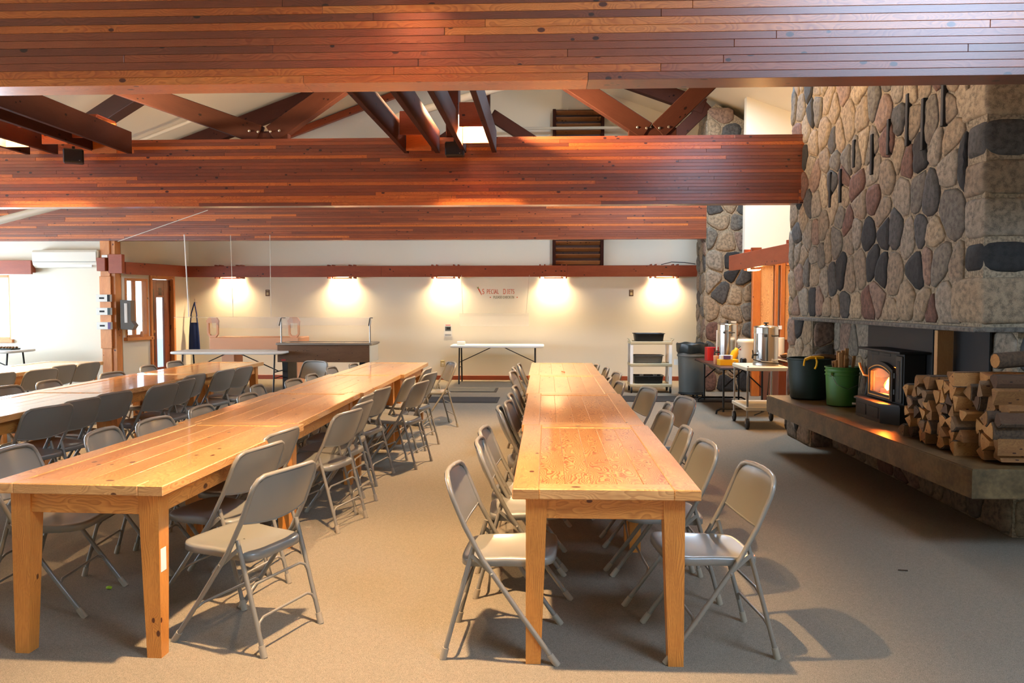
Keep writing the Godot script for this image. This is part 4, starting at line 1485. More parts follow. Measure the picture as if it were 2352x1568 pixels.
	part(sb, "worktop", rim, M.steel_dull)
	for k in 3:
		part(sb, "food_well", B().span(V(-0.68 + k * 0.46, 0.83, -0.19), V(-0.25 + k * 0.46, 0.862, 0.19), 0.01), M.steel)
	for x: float in [-0.67, 0.60]:
		part(sb, "leg_panel", B().span(V(x - 0.04, 0.0, -0.24), V(x + 0.05, 0.555, 0.24), 0.004), M.black_metal)
	for e: Array in [[-0.72, 0.24], [0.74, 0.24]]:
		part(sb, "guard_post", B().tube([V(e[0], 0.86, e[1]), V(e[0], 1.28, e[1])], 0.013, 8), M.steel_dull)
		part(sb, "guard_arm", B().tube([V(e[0], 1.27, e[1] - 0.2), V(e[0], 1.275, e[1]), V(e[0], 1.15, e[1] + 0.10)], 0.008, 6), M.black_metal)
	part(sb, "guard_glass", B().bar(V(-0.76, 1.215, 0.29), V(0.78, 1.215, 0.29), 0.006, 0.15, 0.0, V(0, 1, -0.8).normalized()), M.acrylic)
	part(sb, "guard_glass", B().box(V(0.01, 1.285, 0.12), V(1.54, 0.006, 0.24)), M.acrylic)
	part(sb, "name_plate", B().box(V(-0.67, 0.59, 0.302), V(0.07, 0.022, 0.003)), M.red)
	# hanging sneeze guard on rods
	var hg := thing("hanging_screen", "clear acrylic sheet hung on thin rods above the folding table", "screen")
	part(hg, "sheet", B().box(V(-5.15, 1.285, -13.0), V(1.75, 0.012, 0.40)), M.acrylic)
	part(hg, "rod", B().tube([V(-5.85, 2.62, -12.85), V(-5.80, 1.29, -12.85)], 0.010, 8), M.white_plastic)
	part(hg, "rod", B().tube([V(-5.15, 2.62, -13.0), V(-5.13, 1.29, -13.0)], 0.0045, 6), M.cord_white)
	part(hg, "rod", B().tube([V(-4.50, 2.62, -13.0), V(-4.50, 1.29, -13.0)], 0.0045, 6), M.cord_white)
	solo("pull_cord", "thin cord slanting from the post to the truss", "cord", B().tube([V(-7.42, 2.58, -13.72), V(-5.35, 2.98, -12.6)], 0.005, 6), M.cord_white)

# ---------------------------------------------------------------- serving corner between column and chimney
func make_urn(at: Vector3, r: float, h: float, turn: float, label: String) -> void:
	var o := thing("coffee_urn", label, "coffee urn", at, turn, "steel coffee urns")
	part(o, "body", B().lathe([Vector2(r * 0.97, 0.045), Vector2(r, 0.06), Vector2(r, h * 0.84), Vector2(r * 1.02, h * 0.845), Vector2(r * 1.02, h * 0.855), Vector2(r, h * 0.86), Vector2(r, h)], 32), M.steel)
	part(o, "base", B().lathe([Vector2(0, 0.0), Vector2(r * 1.04, 0.0), Vector2(r * 1.04, 0.0), Vector2(r * 1.04, 0.035), Vector2(r * 0.97, 0.05)], 28), M.steel_dull)
	part(o, "lid", B().lathe([Vector2(r * 1.02, h), Vector2(r * 1.02, h + 0.012), Vector2(r * 0.95, h + 0.022), Vector2(r * 0.3, h + 0.038), Vector2(0, h + 0.040)], 32), M.steel)
	part(o, "lid_knob", B().lathe([Vector2(0.008, h + 0.036), Vector2(0.010, h + 0.05), Vector2(0.032, h + 0.055), Vector2(0.030, h + 0.068), Vector2(0, h + 0.072)], 14), M.rubber_black)
	for s: float in [-1.0, 1.0]:
		part(o, "handle", B().tube([V(s * (r - 0.005), h * 0.80, 0.035), V(s * (r + 0.03), h * 0.80, 0.03), V(s * (r + 0.03), h * 0.80, -0.03), V(s * (r - 0.005), h * 0.80, -0.035)], 0.009, 6), M.rubber_black)
	part(o, "gauge_tube", B().tube([V(0, 0.16, r + 0.022), V(0, h * 0.86, r + 0.022)], 0.010, 8), M.white_plastic)
	part(o, "spigot", B().tube([V(0, 0.13, r - 0.005), V(0, 0.13, r + 0.055), V(0, 0.085, r + 0.06)], 0.012, 8), M.rubber_black)
	part(o, "spigot_lever", B().tube([V(0, 0.13, r + 0.05), V(0, 0.19, r + 0.06)], 0.007, 6), M.rubber_black)
	part(o, "handle_plate", B().box(V(r * 0.70, h * 0.80, r * 0.70), V(0.05, 0.03, 0.02), 0.004), M.rubber_black)

func serving_corner() -> void:
	# rail with lamps in front of the opening
	var r := thing("wall_rail", "brown wooden rail with lamps bridging from the column to the chimney", "wall rail")
	part(r, "rail_board", B().bar(V(2.78, 2.115, -12.35), V(2.93, 2.115, -9.35), 0.05, 0.225, 0.004, Vector3.UP, roff()), M.rail)
	for z: float in [-11.5, -9.75]:
		var x := lerpf(2.78, 2.93, (z + 12.35) / 3.0) + 0.12
		part(r, "lamp_shade", B().box(V(x - 0.03, 2.0, z), V(0.10, 0.06, 0.34), 0.003, 2), M.lamp_glow)
		part(r, "bracket", B().box(V(x - 0.05, 2.13, z + 0.20), V(0.14, 0.30, 0.05), 0.003, 1), M.rail)
		part(r, "bracket", B().box(V(x - 0.05, 2.13, z - 0.20), V(0.14, 0.30, 0.05), 0.003, 1), M.rail)
		lamp_light(V(x + 0.03, 1.94, z), Color(1.0, 0.74, 0.42), 1.0, 0.05)
	# wooden partition with glazed doors behind
	var pt := thing("wooden_partition", "orange wood partition with glazed panels behind the serving tables", "partition", V(3.2, 0, -13.28))
	for e: Array in [[0.20, 0.13], [0.52, 0.05], [0.62, 0.07], [1.02, 0.10], [1.5, 0.10]]:
		part(pt, "stile", B().box(V(e[0], 1.12, 0.02), V(e[1], 2.24, 0.09), 0.004, 1, roff()), M.fir)
	part(pt, "head_rail", B().box(V(0.95, 2.18, 0.02), V(1.7, 0.11, 0.08), 0.004, 0, roff()), M.fir)
	for e: Array in [[0.37, 0.22], [0.82, 0.30], [1.26, 0.38]]:
		part(pt, "lower_panel", B().box(V(e[0], 0.46, 0.0), V(e[1], 0.92, 0.04), 0.004, 1, roff()), M.doorwood)
		part(pt, "upper_panel", B().box(V(e[0], 1.52, 0.0), V(e[1], 1.2, 0.03), 0.004, 1, roff()), M.top_d)
	part(pt, "notice", B().box(V(0.93, 1.62, 0.05), V(0.10, 0.55, 0.004)), M.yellow, "yellow paper notice")
	part(pt, "notice", B().box(V(0.58, 1.12, 0.07), V(0.06, 0.06, 0.004)), M.paper, "small white notice")
	# dark folding table with things
	var ft := thing("folding_table", "dark folding table beside the stone column with coffee things", "table", V(2.68, 0, -11.7))
	part(ft, "table_top", B().box(V(0, 0.645, 0), V(0.74, 0.032, 1.80), 0.006), M.darkwood)
	part(ft, "table_edge", B().box(V(0, 0.634, 0), V(0.752, 0.018, 1.812), 0.004), M.black_metal)
	for z: float in [-0.72, 0.62]:
		for x: float in [-0.26, 0.26]:
			part(ft, "leg", B().tube([V(x, 0.63, z), V(x, 0.03, z + 0.02)], 0.014, 8), M.black_metal)
		part(ft, "foot_rail", B().tube([V(-0.36, 0.0, z + 0.02), V(-0.35, 0.05, z + 0.02), V(-0.30, 0.075, z + 0.02), V(0.30, 0.075, z + 0.02), V(0.35, 0.05, z + 0.02), V(0.36, 0.0, z + 0.02)], 0.014, 8), M.black_metal)
		part(ft, "brace", B().tube([V(-0.26, 0.36, z), V(0, 0.60, z)], 0.010, 6), M.black_metal)
		part(ft, "brace", B().tube([V(0.26, 0.36, z), V(0, 0.60, z)], 0.010, 6), M.black_metal)
	make_urn(V(2.67, 0.661, -12.0), 0.142, 0.53, -1.35, "tall steel coffee urn on the dark folding table")
	# beige drink cooler
	var ck := thing("drink_cooler", "round beige drink cooler behind the two urns", "cooler", V(2.90, 0.661, -11.72))
	part(ck, "body", B().lathe([Vector2(0, 0), Vector2(0.125, 0), Vector2(0.13, 0.01), Vector2(0.145, 0.29)], 26), M.cream_plastic)
	part(ck, "lid", B().lathe([Vector2(0.152, 0.285), Vector2(0.155, 0.31), Vector2(0.14, 0.335), Vector2(0, 0.34)], 26), M.cream_plastic)
	part(ck, "badge", B().box(V(-0.125, 0.19, 0.06), V(0.012, 0.02, 0.05), 0.002), M.red)
	part(ck, "handle", B().tube([V(-0.14, 0.25, 0.06), V(-0.16, 0.2, 0.09), V(-0.13, 0.24, 0.12)], 0.006, 6), M.black_metal)
	# little things on that table
	solo("tea_carton", "red carton standing at the table edge by the grey bin", "carton", B().box(V(0, 0.10, 0), V(0.13, 0.20, 0.10), 0.003), M.red, V(2.44, 0.661, -12.1), 0.2)
	solo("tea_carton", "yellow tea carton lying in front of the tall urn", "carton", B().box(V(0, 0.04, 0), V(0.26, 0.08, 0.14), 0.003), M.yellow, V(2.50, 0.661, -11.2), 0.1)
	var pc := thing("tea_carton", "white and purple tea carton on the yellow one", "carton", V(2.47, 0.742, -11.18), 0.1)
	part(pc, "carton", B().box(V(0, 0.03, 0), V(0.16, 0.055, 0.10), 0.003), M.paper)
	part(pc, "print", B().box(V(0, 0.03, 0.051), V(0.10, 0.05, 0.002)), M.purple)
	var yb := B()
	yb.xf = Transform3D(Basis(Vector3(0, 0, 1), -0.45), V(0, 0, 0))
	yb.lathe([Vector2(0, 0), Vector2(0.045, 0), Vector2(0.05, 0.02), Vector2(0.05, 0.15), Vector2(0.03, 0.18), Vector2(0.028, 0.21), Vector2(0, 0.21)], 16)
	solo("scoop_bottle", "tilted yellow bottle leaning among the tea cartons", "bottle", yb, M.yellow, V(2.56, 0.70, -11.30))
	solo("cup_stack", "short brown paper cup stack beside the tea cartons", "cup", B().lathe([Vector2(0, 0), Vector2(0.03, 0), Vector2(0.038, 0.12), Vector2(0.034, 0.12), Vector2(0, 0.10)], 16), M.pale_laminate, V(2.37, 0.661, -11.35))
	solo("jar", "small black lidded jar beside the yellow carton", "jar", B().lathe([Vector2(0, 0), Vector2(0.042, 0), Vector2(0.045, 0.01), Vector2(0.045, 0.085), Vector2(0.036, 0.10), Vector2(0, 0.105)], 16), M.tub_black, V(2.70, 0.661, -11.15))
	# paper towels and plates further back
	solo("paper_towel_roll", "white paper towel roll standing behind the urn cart", "paper roll", B().lathe([Vector2(0.02, 0), Vector2(0.07, 0), Vector2(0.07, 0), Vector2(0.07, 0.27), Vector2(0.07, 0.27), Vector2(0.02, 0.27)], 20), M.paper, V(3.40, 0.741, -11.9))
	var sc := thing("side_cabinet", "low wooden cabinet behind the urn cart", "cabinet", V(3.55, 0, -11.8))
	part(sc, "body", B().span(V(-0.3, 0.02, -0.4), V(0.5, 0.70, 0.4), 0.004, 1), M.doorwood)
	part(sc, "top", B().span(V(-0.33, 0.70, -0.43), V(0.53, 0.74, 0.43), 0.004), M.darkwood)
	var bs := thing("cookie_bowl", "shallow basket of cookies on the low cabinet", "basket", V(3.42, 0.741, -11.52))
	part(bs, "basket", B().lathe([Vector2(0, 0), Vector2(0.09, 0), Vector2(0.12, 0.04), Vector2(0.11, 0.04), Vector2(0, 0.02)], 18), M.laminate)
	for k in 7:
		var a := TAU * k / 7.0
		part(bs, "cookie", B().lathe([Vector2(0, 0.03), Vector2(0.03, 0.035), Vector2(0.03, 0.045), Vector2(0, 0.055)], 10, V(cos(a) * 0.06, 0.005 + 0.01 * (k % 2), sin(a) * 0.06)), M.log_pale)
	# utility cart with urn
	var ct := thing("utility_cart", "two-shelf grey utility cart carrying the wide coffee urn", "cart", V(2.655, 0, -10.10))
	for y: float in [0.245, 0.725]:
		part(ct, "shelf", B().box(V(0, y, 0), V(0.52, 0.045, 0.74), 0.006), M.cream_plastic)
	for x: float in [-0.235, 0.235]:
		for z: float in [-0.34, 0.34]:
			part(ct, "post", B().tube([V(x, 0.12, z), V(x, 0.76, z)], 0.013, 8), M.steel_dull)
			var cs := group_part(ct, "caster")
			part(cs, "fork", B().box(V(x, 0.095, z), V(0.05, 0.07, 0.035), 0.004), M.steel_dull)
			var wh := B()
			wh.xf = Transform3D(Basis(Vector3(0, 0, 1), PI / 2), V(x, 0.065, z + 0.01))
			wh.lathe([Vector2(0.0, -0.018), Vector2(0.05, -0.018), Vector2(0.064, -0.012), Vector2(0.065, 0.0), Vector2(0.064, 0.012), Vector2(0.05, 0.018), Vector2(0, 0.018)], 20)
			part(cs, "wheel", wh, M.rubber_black)
	part(ct, "push_handle", B().tube([V(0.235, 0.74, 0.34), V(0.30, 0.80, 0.34), V(0.30, 0.80, -0.34), V(0.235, 0.74, -0.34)], 0.011, 8), M.cream_plastic)
	make_urn(V(2.72, 0.748, -10.10), 0.148, 0.46, -1.1, "wide steel coffee urn on the utility cart")
	solo("power_cord", "black power cord looped in front of the wide urn", "cord", B().tube([V(2.52, 0.83, -9.93), V(2.62, 0.80, -9.9), V(2.75, 0.79, -9.88), V(2.86, 0.78, -9.9), V(2.90, 0.76, -10.0)], 0.008, 6), M.black_metal)
	solo("power_cord", "black cord hanging below the dark folding table to the floor", "cord", B().tube([V(3.1, 0.55, -11.3), V(3.05, 0.25, -11.2), V(2.95, 0.05, -11.0), V(2.80, 0.012, -10.9)], 0.008, 6), M.black_metal)
	# bus cart
	var bc := thing("bus_cart", "beige three-shelf bus cart with black tubs against the cream wall", "cart", V(1.76, 0, -13.8))
	for y: float in [0.13, 0.475, 0.845]:
		part(bc, "shelf", B().box(V(0, y, 0), V(0.70, 0.05, 0.46), 0.008), M.cart_beige)
	for x: float in [-0.325, 0.325]:
		for z: float in [-0.20, 0.20]:
			part(bc, "post", B().box(V(x, 0.49, z), V(0.05, 0.74, 0.04), 0.005, 1), M.white_plastic)
			var cs := group_part(bc, "caster")
			part(cs, "fork", B().box(V(x, 0.095, z), V(0.03, 0.05, 0.03), 0.003), M.steel_dull)
			var wh := B()
			wh.xf = Transform3D(Basis(Vector3(0, 0, 1), PI / 2), V(x, 0.05, z))
			wh.lathe([Vector2(0, -0.014), Vector2(0.045, -0.014), Vector2(0.05, 0), Vector2(0.045, 0.014), Vector2(0, 0.014)], 16)
			part(cs, "wheel", wh, M.rubber_black)
	for s: float in [-1.0, 1.0]:
		part(bc, "end_handle", B().tube([V(s * 0.33, 0.87, 0.2), V(s * 0.37, 0.91, 0.2), V(s * 0.37, 0.91, -0.2), V(s * 0.33, 0.87, -0.2)], 0.014, 8), M.cart_beige)
	bus_tub(V(1.74, 0.871, -13.8), M.tub_black, "black bus tub on the top shelf of the bus cart")
	bus_tub(V(1.72, 0.501, -13.8), M.tub_grey, "grey bus tub on the middle shelf of the bus cart")
	bus_tub(V(1.73, 0.156, -13.8), M.tub_black, "black bus tub on the bottom shelf of the bus cart")
	for x: float in [1.62, 1.85]:
		solo("drinking_glass", "clear plastic tumbler in the bottom bus tub, %s the column" % ("away from" if x < 1.7 else "towards"), "glass", B().lathe([Vector2(0, 0), Vector2(0.03, 0), Vector2(0.036, 0.12), Vector2(0.034, 0.12), Vector2(0.028, 0.005)], 16), M.acrylic, V(x, 0.185, -13.76))
	# grey bin on a dolly
	var tb := thing("trash_bin", "tall grey trash bin with a dark liner on a wheeled dolly", "trash bin", V(2.33, 0, -12.98))
	part(tb, "barrel", B().lathe([Vector2(0, 0.085), Vector2(0.195, 0.085), Vector2(0.20, 0.10), Vector2(0.222, 0.66), Vector2(0.236, 0.665), Vector2(0.238, 0.69), Vector2(0.226, 0.70), Vector2(0.232, 0.84)], 30), M.bin_grey)
	var ln := []
	for e: Array in [[0.232, 0.72], [0.243, 0.74], [0.246, 0.80], [0.250, 0.86], [0.240, 0.878], [0.222, 0.868], [0.20, 0.80]]:
		var rg := PackedVector3Array()
		for k in 40:
			var a := TAU * k / 40.0
			var w := 1.0 + 0.018 * sin(a * 9.0 + e[1] * 20.0) + 0.01 * sin(a * 17.0)
			rg.append(V(cos(a) * e[0] * w, e[1] + 0.008 * sin(a * 6.0), sin(a) * e[0] * w))
		ln.append(rg)
	part(tb, "liner", B().skin(ln, true, false, false), M.liner)
	part(tb, "worn_print", B().box(V(-0.165, 0.565, 0.145), V(0.16, 0.09, 0.004), 0.0), M.paper, "worn white print").rotation.y = -0.85
	var dl := group_part(tb, "dolly")
	part(dl, "dolly_ring", B().lathe([Vector2(0.12, 0.065), Vector2(0.21, 0.065), Vector2(0.21, 0.085), Vector2(0.12, 0.085)], 24), M.rubber_black)
	for k in 5:
		var a := TAU * k / 5.0
		var wh := B()
		wh.xf = Transform3D(Basis(Vector3(0, 0, 1), PI / 2), V(cos(a) * 0.18, 0.036, sin(a) * 0.18))
		wh.lathe([Vector2(0, -0.012), Vector2(0.034, -0.012), Vector2(0.036, 0), Vector2(0.034, 0.012), Vector2(0, 0.012)], 14)
		part(dl, "wheel", wh, M.rubber_black)
	# plates and marks on the column
	var pl := thing("wall_plate", "cream switch plate on the stone column above the drink cooler", "wall plate", V(3.17, 1.14, -13.785), 0.0, "wall plates")
	part(pl, "plate", B().box(Vector3.ZERO, V(0.09, 0.14, 0.008), 0.003), M.cream_plastic)
	part(pl, "switch", B().box(V(0, 0, 0.006), V(0.02, 0.04, 0.008), 0.002), M.white_plastic)

func bus_tub(at: Vector3, m: Material, label: String) -> void:
	var o := thing("bus_tub", label, "tub", at, 0.0, "bus tubs on the cart")
	var rings := []
	for e: Array in [[0.225, 0.15, 0.0], [0.235, 0.16, 0.01], [0.25, 0.175, 0.12], [0.268, 0.193, 0.125], [0.268, 0.193, 0.132], [0.245, 0.17, 0.130], [0.22, 0.148, 0.02]]:
		var rg := PackedVector3Array()
		for k in 32:
			var a := TAU * k / 32.0
			var ca := cos(a)
			var sa := sin(a)
			rg.append(V(signf(ca) * pow(absf(ca), 0.3) * e[0], e[2], signf(sa) * pow(absf(sa), 0.3) * e[1]))
		rings.append(rg)
	part(o, "pan", B().skin(rings, true, true, true), m)
	part(o, "grip", B().box(V(0, 0.10, 0.174), V(0.02, 0.02, 0.01), 0.003), m)

# ---------------------------------------------------------------- on the hearth
func arch(w0: float, w1: float, y0: float, y1: float, rise: float, n := 10) -> PackedVector2Array:
	var p := PackedVector2Array([Vector2(w0, y0)])
	for i in n + 1:
		var f := float(i) / n
		p.append(Vector2(lerpf(w0, w1, f), y1 + rise * (1.0 - pow(2.0 * f - 1.0, 2.0))))
	p.append(Vector2(w1, y0))
	return p

func ring_prism(m: MB, outer: PackedVector2Array, inner: PackedVector2Array, z0: float, z1: float) -> void:
	for i in outer.size():
		var k := (i + 1) % outer.size()
		m.prism(PackedVector2Array([outer[i], outer[k], inner[k], inner[i]]), z0, z1)

func hearth_things() -> void:
	# black sheet panels lining the recess
	var sp := thing("stove_surround", "black steel panels lining the recess behind the stove", "panel", V(2.965, 0, 0))
	part(sp, "panel", B().span(V(0, 0.56, -7.56), V(0.02, 1.33, -6.31), 0.003), M.panel_black)
	part(sp, "panel", B().span(V(0.004, 0.56, -6.30), V(0.024, 1.33, -5.53), 0.003), M.panel_black)
	# stove: local +z looks into the hall
	var s := thing("wood_stove", "black steel wood stove with an arched glass door and burning fire", "stove", V(2.96, 0.56, -6.76), -PI / 2)
	var bd := B()
	bd.span(V(-0.36, 0.15, 0.0), V(-0.24, 0.56, 0.17), 0.006)
	bd.span(V(0.24, 0.15, 0.0), V(0.36, 0.56, 0.17), 0.006)
	bd.span(V(-0.24, 0.44, 0.0), V(0.24, 0.56, 0.17), 0.004)
	bd.span(V(-0.24, 0.15, 0.0), V(0.24, 0.19, 0.17), 0.004)
	bd.span(V(-0.24, 0.19, -0.02), V(0.24, 0.44, 0.0), 0.0)
	part(s, "stove_body", bd, M.stove)
	part(s, "top_shelf", B().span(V(-0.40, 0.56, 0.0), V(0.44, 0.578, 0.24), 0.005), M.stove)
	for x: float in [-0.19, 0.04]:
		part(s, "air_slot", B().box(V(x, 0.535, 0.171), V(0.16, 0.022, 0.006), 0.002), M.rubber_black)
	part(s, "side_plate", B().span(V(0.25, 0.17, 0.165), V(0.355, 0.54, 0.185), 0.004), M.stove_light)
	part(s, "side_slot", B().box(V(0.305, 0.35, 0.187), V(0.035, 0.30, 0.006), 0.002), M.stove)
	# base with ash lip
	var ba := B()
	ba.xf = Transform3D(Basis(V(1, 0, 0), V(0, 0, -1), V(0, 1, 0)), Vector3.ZERO)
	ba.prism(PackedVector2Array([Vector2(-0.36, 0.0), Vector2(0.38, 0.0), Vector2(0.38, -0.20), Vector2(0.25, -0.30), Vector2(-0.25, -0.30), Vector2(-0.36, -0.22)]), 0.0, 0.145)
	part(s, "blower_base", ba, M.stove)
	var lip := B()
	lip.xf = ba.xf
	lip.prism(PackedVector2Array([Vector2(-0.37, 0.0), Vector2(0.39, 0.0), Vector2(0.39, -0.21), Vector2(0.26, -0.315), Vector2(-0.26, -0.315), Vector2(-0.37, -0.23)]), 0.145, 0.158)
	part(s, "ash_lip", lip, M.stove_light)
	for x: float in [-0.13, 0.12]:
		part(s, "base_panel", B().box(V(x, 0.075, 0.302), V(0.2, 0.09, 0.006), 0.003), M.panel_black)
	part(s, "damper_knob", B().tube([V(-0.26, 0.09, 0.295), V(-0.27, 0.09, 0.325)], 0.012, 8), M.steel_dull)
	# door
	var dr := group_part(s, "stove_door")
	var fm := B()
	ring_prism(fm, arch(-0.25, 0.24, 0.17, 0.42, 0.055), arch(-0.19, 0.18, 0.215, 0.385, 0.035), 0.17, 0.205)
	part(dr, "door_frame", fm, M.stove)
	var tr := B()
	ring_prism(tr, arch(-0.222, 0.208, 0.187, 0.402, 0.046), arch(-0.214, 0.200, 0.195, 0.396, 0.044), 0.203, 0.211)
	part(dr, "brass_trim", tr, M.gold)
	var gl := B()
	gl.prism(arch(-0.19, 0.18, 0.215, 0.385, 0.035), 0.180, 0.185)
	part(dr, "door_glass", gl, M.glass)
	part(dr, "handle", B().tube([V(-0.24, 0.335, 0.20), V(-0.262, 0.342, 0.235), V(-0.30, 0.405, 0.25), V(-0.318, 0.44, 0.25)], 0.011, 8), M.gold)
	for y: float in [0.23, 0.36]:
		part(dr, "hinge", B().tube([V(0.248, y, 0.19), V(0.248, y + 0.04, 0.19)], 0.010, 8), M.stove_light)
	# fire: burning logs and flames
	mat("flame_white", Color(1, 0.95, 0.8), 0.8, {"emit": Color(1.0, 0.84, 0.50), "power": 6.0})
	mat("flame_yellow", Color(1, 0.7, 0.3), 0.8, {"emit": Color(1.0, 0.62, 0.18), "power": 3.0})
	mat("flame_orange", Color(1, 0.5, 0.2), 0.8, {"emit": Color(1.0, 0.33, 0.07), "power": 1.6})
	mat("ember", Color(0.2, 0.08, 0.04), 0.9, {"emit": Color(1.0, 0.25, 0.04), "power": 0.5})
	var r := RandomNumberGenerator.new()
	r.seed = 9
	for k in 40:
		var x := r.randf_range(-0.19, 0.18)
		var hgt := r.randf_range(0.10, 0.22) * (1.0 - absf(x) * 1.2)
		var kind: String = ["flame_white", "flame_yellow", "flame_white", "flame_orange"][k % 4]
		var zz := 0.09 if kind == "flame_white" else (0.06 if kind == "flame_yellow" else 0.03)
		var w := r.randf_range(0.032, 0.056)
		if kind == "flame_white":
			x = r.randf_range(-0.11, 0.16)
		var lean := r.randf_range(-0.03, 0.03)
		var rings := []
		for i in 7:
			var f := i / 6.0
			var rad := w * sin(PI * pow(f, 0.6) * 0.98 + 0.06)
			var rg := PackedVector3Array()
			for q in 8:
				var a := TAU * q / 8.0
				rg.append(V(x + lean * f + 0.012 * sin(f * 7.0 + k) + cos(a) * rad, 0.20 + f * hgt, zz + sin(a) * rad * 0.5))
			rings.append(rg)
		part(s, "flame", B().skin(rings), M[kind])
	for e: Array in [[-0.10, 0.215, 0.10, 0.04], [0.10, 0.22, 0.11, 0.045], [0.02, 0.235, 0.05, 0.05]]:
		part(s, "fire_log", B().tube([V(e[0] - 0.09, e[1], e[2]), V(e[0] + 0.08, e[1] + 0.01, e[2] - 0.01)], e[3] * 0.6, 9), M.ember)
	lamp_light(V(2.96 - 0.13, 0.56 + 0.30, -6.76), Color(1.0, 0.45, 0.13), 0.75, 0.05)
	# woodpile: every split log is a thing
	var shapes := []
	for k in 10:
		# irregular wedges: a split corner, two split faces and a bark arc
		var rad := r.randf_range(0.075, 0.105)
		var span := r.randf_range(0.75, 1.35)
		var wood := PackedVector2Array([Vector2(r.randf_range(-0.012, 0.012), r.randf_range(-0.01, 0.01))])
		if k % 3 == 0:
			wood.append(Vector2(r.randf_range(0.012, 0.03), r.randf_range(-0.004, 0.01)))
		var bk := PackedVector2Array()
		for i in 5:
			var a := -span / 2 + span * i / 4.0 + PI / 2
			var p := Vector2(cos(a), sin(a)) * rad * (1.0 + r.randf_range(-0.04, 0.04))
			wood.append(p)
			bk.append(p)
		for i in range(4, -1, -1):
			bk.append(bk[i] * (1.0 + 0.07 + 0.04 * (i % 2)))
		if k % 3 == 0:
			var first := wood[0]
			wood.remove_at(0)
			wood.insert(wood.size(), first)
		var c := Vector2(0, rad * 0.62)
		for i in wood.size():
			wood[i] -= c
		for i in bk.size():
			bk[i] -= c
		wood = Geometry2D.convex_hull(wood)
		wood.remove_at(wood.size() - 1)
		var ln := r.randf_range(0.36, 0.44)
		var wm := B()
		wm.prism(wood, -ln / 2, ln / 2, 2, roff())
		var bm := B()
		bm.prism(bk, -ln / 2 + 0.004, ln / 2 - 0.004, 2)
		shapes.append([wm.mesh(), bm.mesh(), ln])
	var cuts := ["log_pale", "log_tan", "log_pale", "log_grey", "log_tan", "log_pale", "log_dark"]
	var z := -5.88
	var col := 0
	while z < -4.86:
		var top := lerpf(0.95, 1.12, (z + 5.88) / 1.0)
		var y := 0.615
		var row := 0
		while y < top:
			var sh: Array = shapes[r.randi() % shapes.size()]
			var fr := z > -5.12
			var ln: float = sh[2] * (1.25 if fr else 1.0)
			var x0 := 2.66 + r.randf_range(-0.045, 0.05)
			var o := thing("firewood_log", "split firewood log, %s from the bottom, %s column of the stack counted from the stove" % [ORD[mini(row, 11)], ORD[mini(col, 11)]], "firewood", V(minf(x0 + ln / 2, (9.0 if fr else 2.985) - ln / 2), y, z + r.randf_range(-0.012, 0.012) + (0.05 if row % 2 == 1 else 0.0)), 0.0, "firewood stack beside the stove")
			o.transform.basis = Basis(Vector3.UP, PI / 2 + r.randf_range(-0.05, 0.05)) * Basis(Vector3.BACK, [0.0, 1.57, 3.14, 4.7][(row + col) % 4] + r.randf_range(-0.5, 0.5)) * Basis.from_scale(V(1, 1, 1.25 if fr else 1.0))
			part(o, "wood", sh[0], M[cuts[r.randi() % cuts.size()]])
			if r.randf() < 0.7:
				part(o, "bark", sh[1], M.bark)
			y += r.randf_range(0.066, 0.08)
			row += 1
		z += r.randf_range(0.086, 0.10)
		col += 1
	var bl := thing("firewood_log", "long bark-covered log lying across the top of the firewood stack", "firewood", V(3.02, 1.17, -4.99), 0.1)
	part(bl, "bark", B().tube([V(-0.32, 0, 0), V(-0.1, 0.015, 0), V(0.15, 0.012, 0), V(0.45, 0.03, 0)], 0.05, 10, true, 0.045), M.bark)
	part(bl, "cut_end", B().tube([V(-0.323, 0, 0), V(-0.318, 0, 0)], 0.043, 10), M.log_pale)
	solo("standing_board", "pale board standing upright behind the firewood stack", "board", B().box(V(0, 0.38, 0), V(0.125, 0.76, 0.038), 0.003, 1, roff()), M.kindling, V(2.89, 0.56, -5.98), 0.12)
	# dark green tub with gloves
	var tb := thing("rope_tub", "dark green plastic tub at the far end of the hearth", "tub", V(2.63, 0.56, -8.17))
	part(tb, "wall", B().lathe([Vector2(0, 0.004), Vector2(0.165, 0.004), Vector2(0.175, 0.02), Vector2(0.205, 0.39), Vector2(0.216, 0.395), Vector2(0.216, 0.41), Vector2(0.20, 0.41), Vector2(0.165, 0.03), Vector2(0, 0.025)], 32), M.tub_green)
	var gv := thing("work_glove", "yellow rubber glove hanging over the rim of the green tub", "glove", V(2.60, 0.965, -7.98))
	part(gv, "palm", B().tube([V(-0.07, 0.0, 0.0), V(-0.02, 0.02, 0.01), V(0.06, 0.02, -0.02), V(0.12, 0.012, -0.05)], 0.016, 8), M.yellow)
	part(gv, "finger", B().tube([V(-0.07, 0.0, 0.0), V(-0.085, -0.03, 0.025), V(-0.09, -0.06, 0.03)], 0.009, 7), M.yellow)
	part(gv, "finger", B().tube([V(0.03, 0.02, 0.0), V(0.035, -0.02, 0.035), V(0.03, -0.06, 0.035), V(0.015, -0.09, 0.035)], 0.010, 7), M.yellow)
	var rag := thing("work_glove", "brown leather work glove lying on the green tub", "glove", V(2.72, 0.975, -8.1))
	part(rag, "palm", B().tube([V(-0.08, 0, 0), V(0, 0.015, 0.01), V(0.10, 0.01, 0)], 0.03, 9, true, 0.022), M.laminate)
	part(rag, "cuff", B().tube([V(0.09, 0.01, 0), V(0.15, 0.0, 0.01)], 0.028, 9), M.laminate)
	# green bucket of kindling
	var bk2 := thing("kindling_bucket", "green plastic bucket beside the stove filled with kindling", "bucket", V(2.76, 0.56, -7.62))
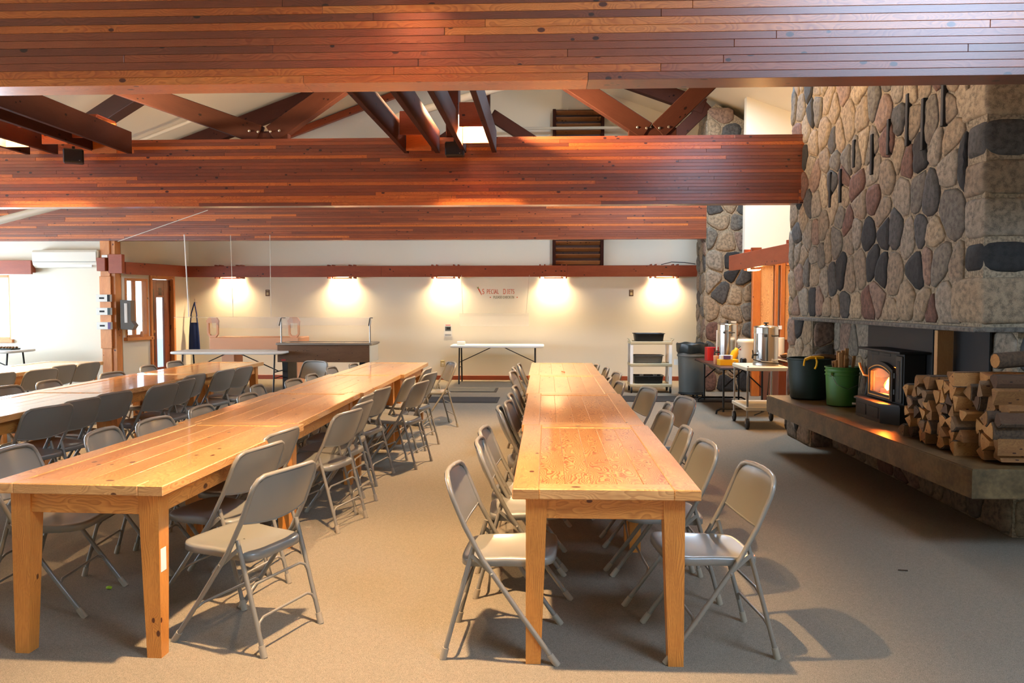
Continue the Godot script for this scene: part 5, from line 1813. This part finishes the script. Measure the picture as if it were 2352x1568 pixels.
	part(bk2, "wall", B().lathe([Vector2(0, 0.004), Vector2(0.128, 0.004), Vector2(0.132, 0.012), Vector2(0.146, 0.285), Vector2(0.154, 0.288), Vector2(0.154, 0.296), Vector2(0.147, 0.298), Vector2(0.147, 0.318), Vector2(0.155, 0.321), Vector2(0.155, 0.33), Vector2(0.148, 0.333), Vector2(0.149, 0.352), Vector2(0.157, 0.356), Vector2(0.157, 0.366), Vector2(0.145, 0.366), Vector2(0.127, 0.015)], 30), M.bucket_green)
	part(bk2, "handle_lug", B().box(V(-0.13, 0.30, 0.09), V(0.03, 0.035, 0.03), 0.005), M.bucket_green)
	part(bk2, "handle", B().tube([V(-0.135, 0.30, 0.10), V(-0.10, 0.21, 0.145), V(0.0, 0.17, 0.162), V(0.10, 0.21, 0.14)], 0.003, 5), M.steel_dull)
	for k in 13:
		var a := r.randf() * TAU
		var d := r.randf_range(0.02, 0.10)
		var hgt := r.randf_range(0.40, 0.54)
		var b0 := V(cos(a) * d * 0.6, 0.03, sin(a) * d * 0.6)
		var st := solo("kindling_stick", "pale kindling stick standing in the green bucket", "kindling", B().bar(b0, V(cos(a) * d * 1.15, hgt, sin(a) * d * 1.15), r.randf_range(0.016, 0.035), r.randf_range(0.012, 0.022), 0.001, Vector3.UP, roff()), M.kindling if k % 3 else M.log_pale, V(2.76, 0.56, -7.62), 0.0, "kindling in the green bucket")
	# ash shovel
	var sh2 := thing("ash_shovel", "dark ash shovel leaning beside the stove", "shovel", V(2.86, 0.562, -7.36))
	part(sh2, "handle", B().tube([V(0, 0.0, 0), V(0.07, 0.44, -0.02)], 0.012, 8), M.black_metal)
	var bl2 := []
	for e: Array in [[0.30, 0.02], [0.34, 0.065], [0.42, 0.075], [0.52, 0.07], [0.545, 0.05]]:
		var rg := PackedVector3Array()
		for q in 12:
			var a := TAU * q / 12.0
			rg.append(V(0.05 + 0.15 * (e[0] - 0.3) + cos(a) * 0.008, e[0], sin(a) * e[1]))
		bl2.append(rg)
	part(sh2, "blade", B().skin(bl2), M.stove_light)

func small_things() -> void:
	solo("green_scrap", "small yellow-green food scrap on the carpet under the second table row", "scrap", B().tube([V(0, 0.008, 0), V(0.012, 0.012, 0.006), V(0.024, 0.006, 0.0)], 0.008, 6), M.tile_green, V(-2.33, 0, -4.12))
	solo("carpet_twig", "tiny dark twig on the carpet in front of the hearth", "twig", B().tube([V(0, 0.004, 0), V(0.05, 0.005, 0.01)], 0.004, 5), M.bark, V(2.0, 0, -4.6))
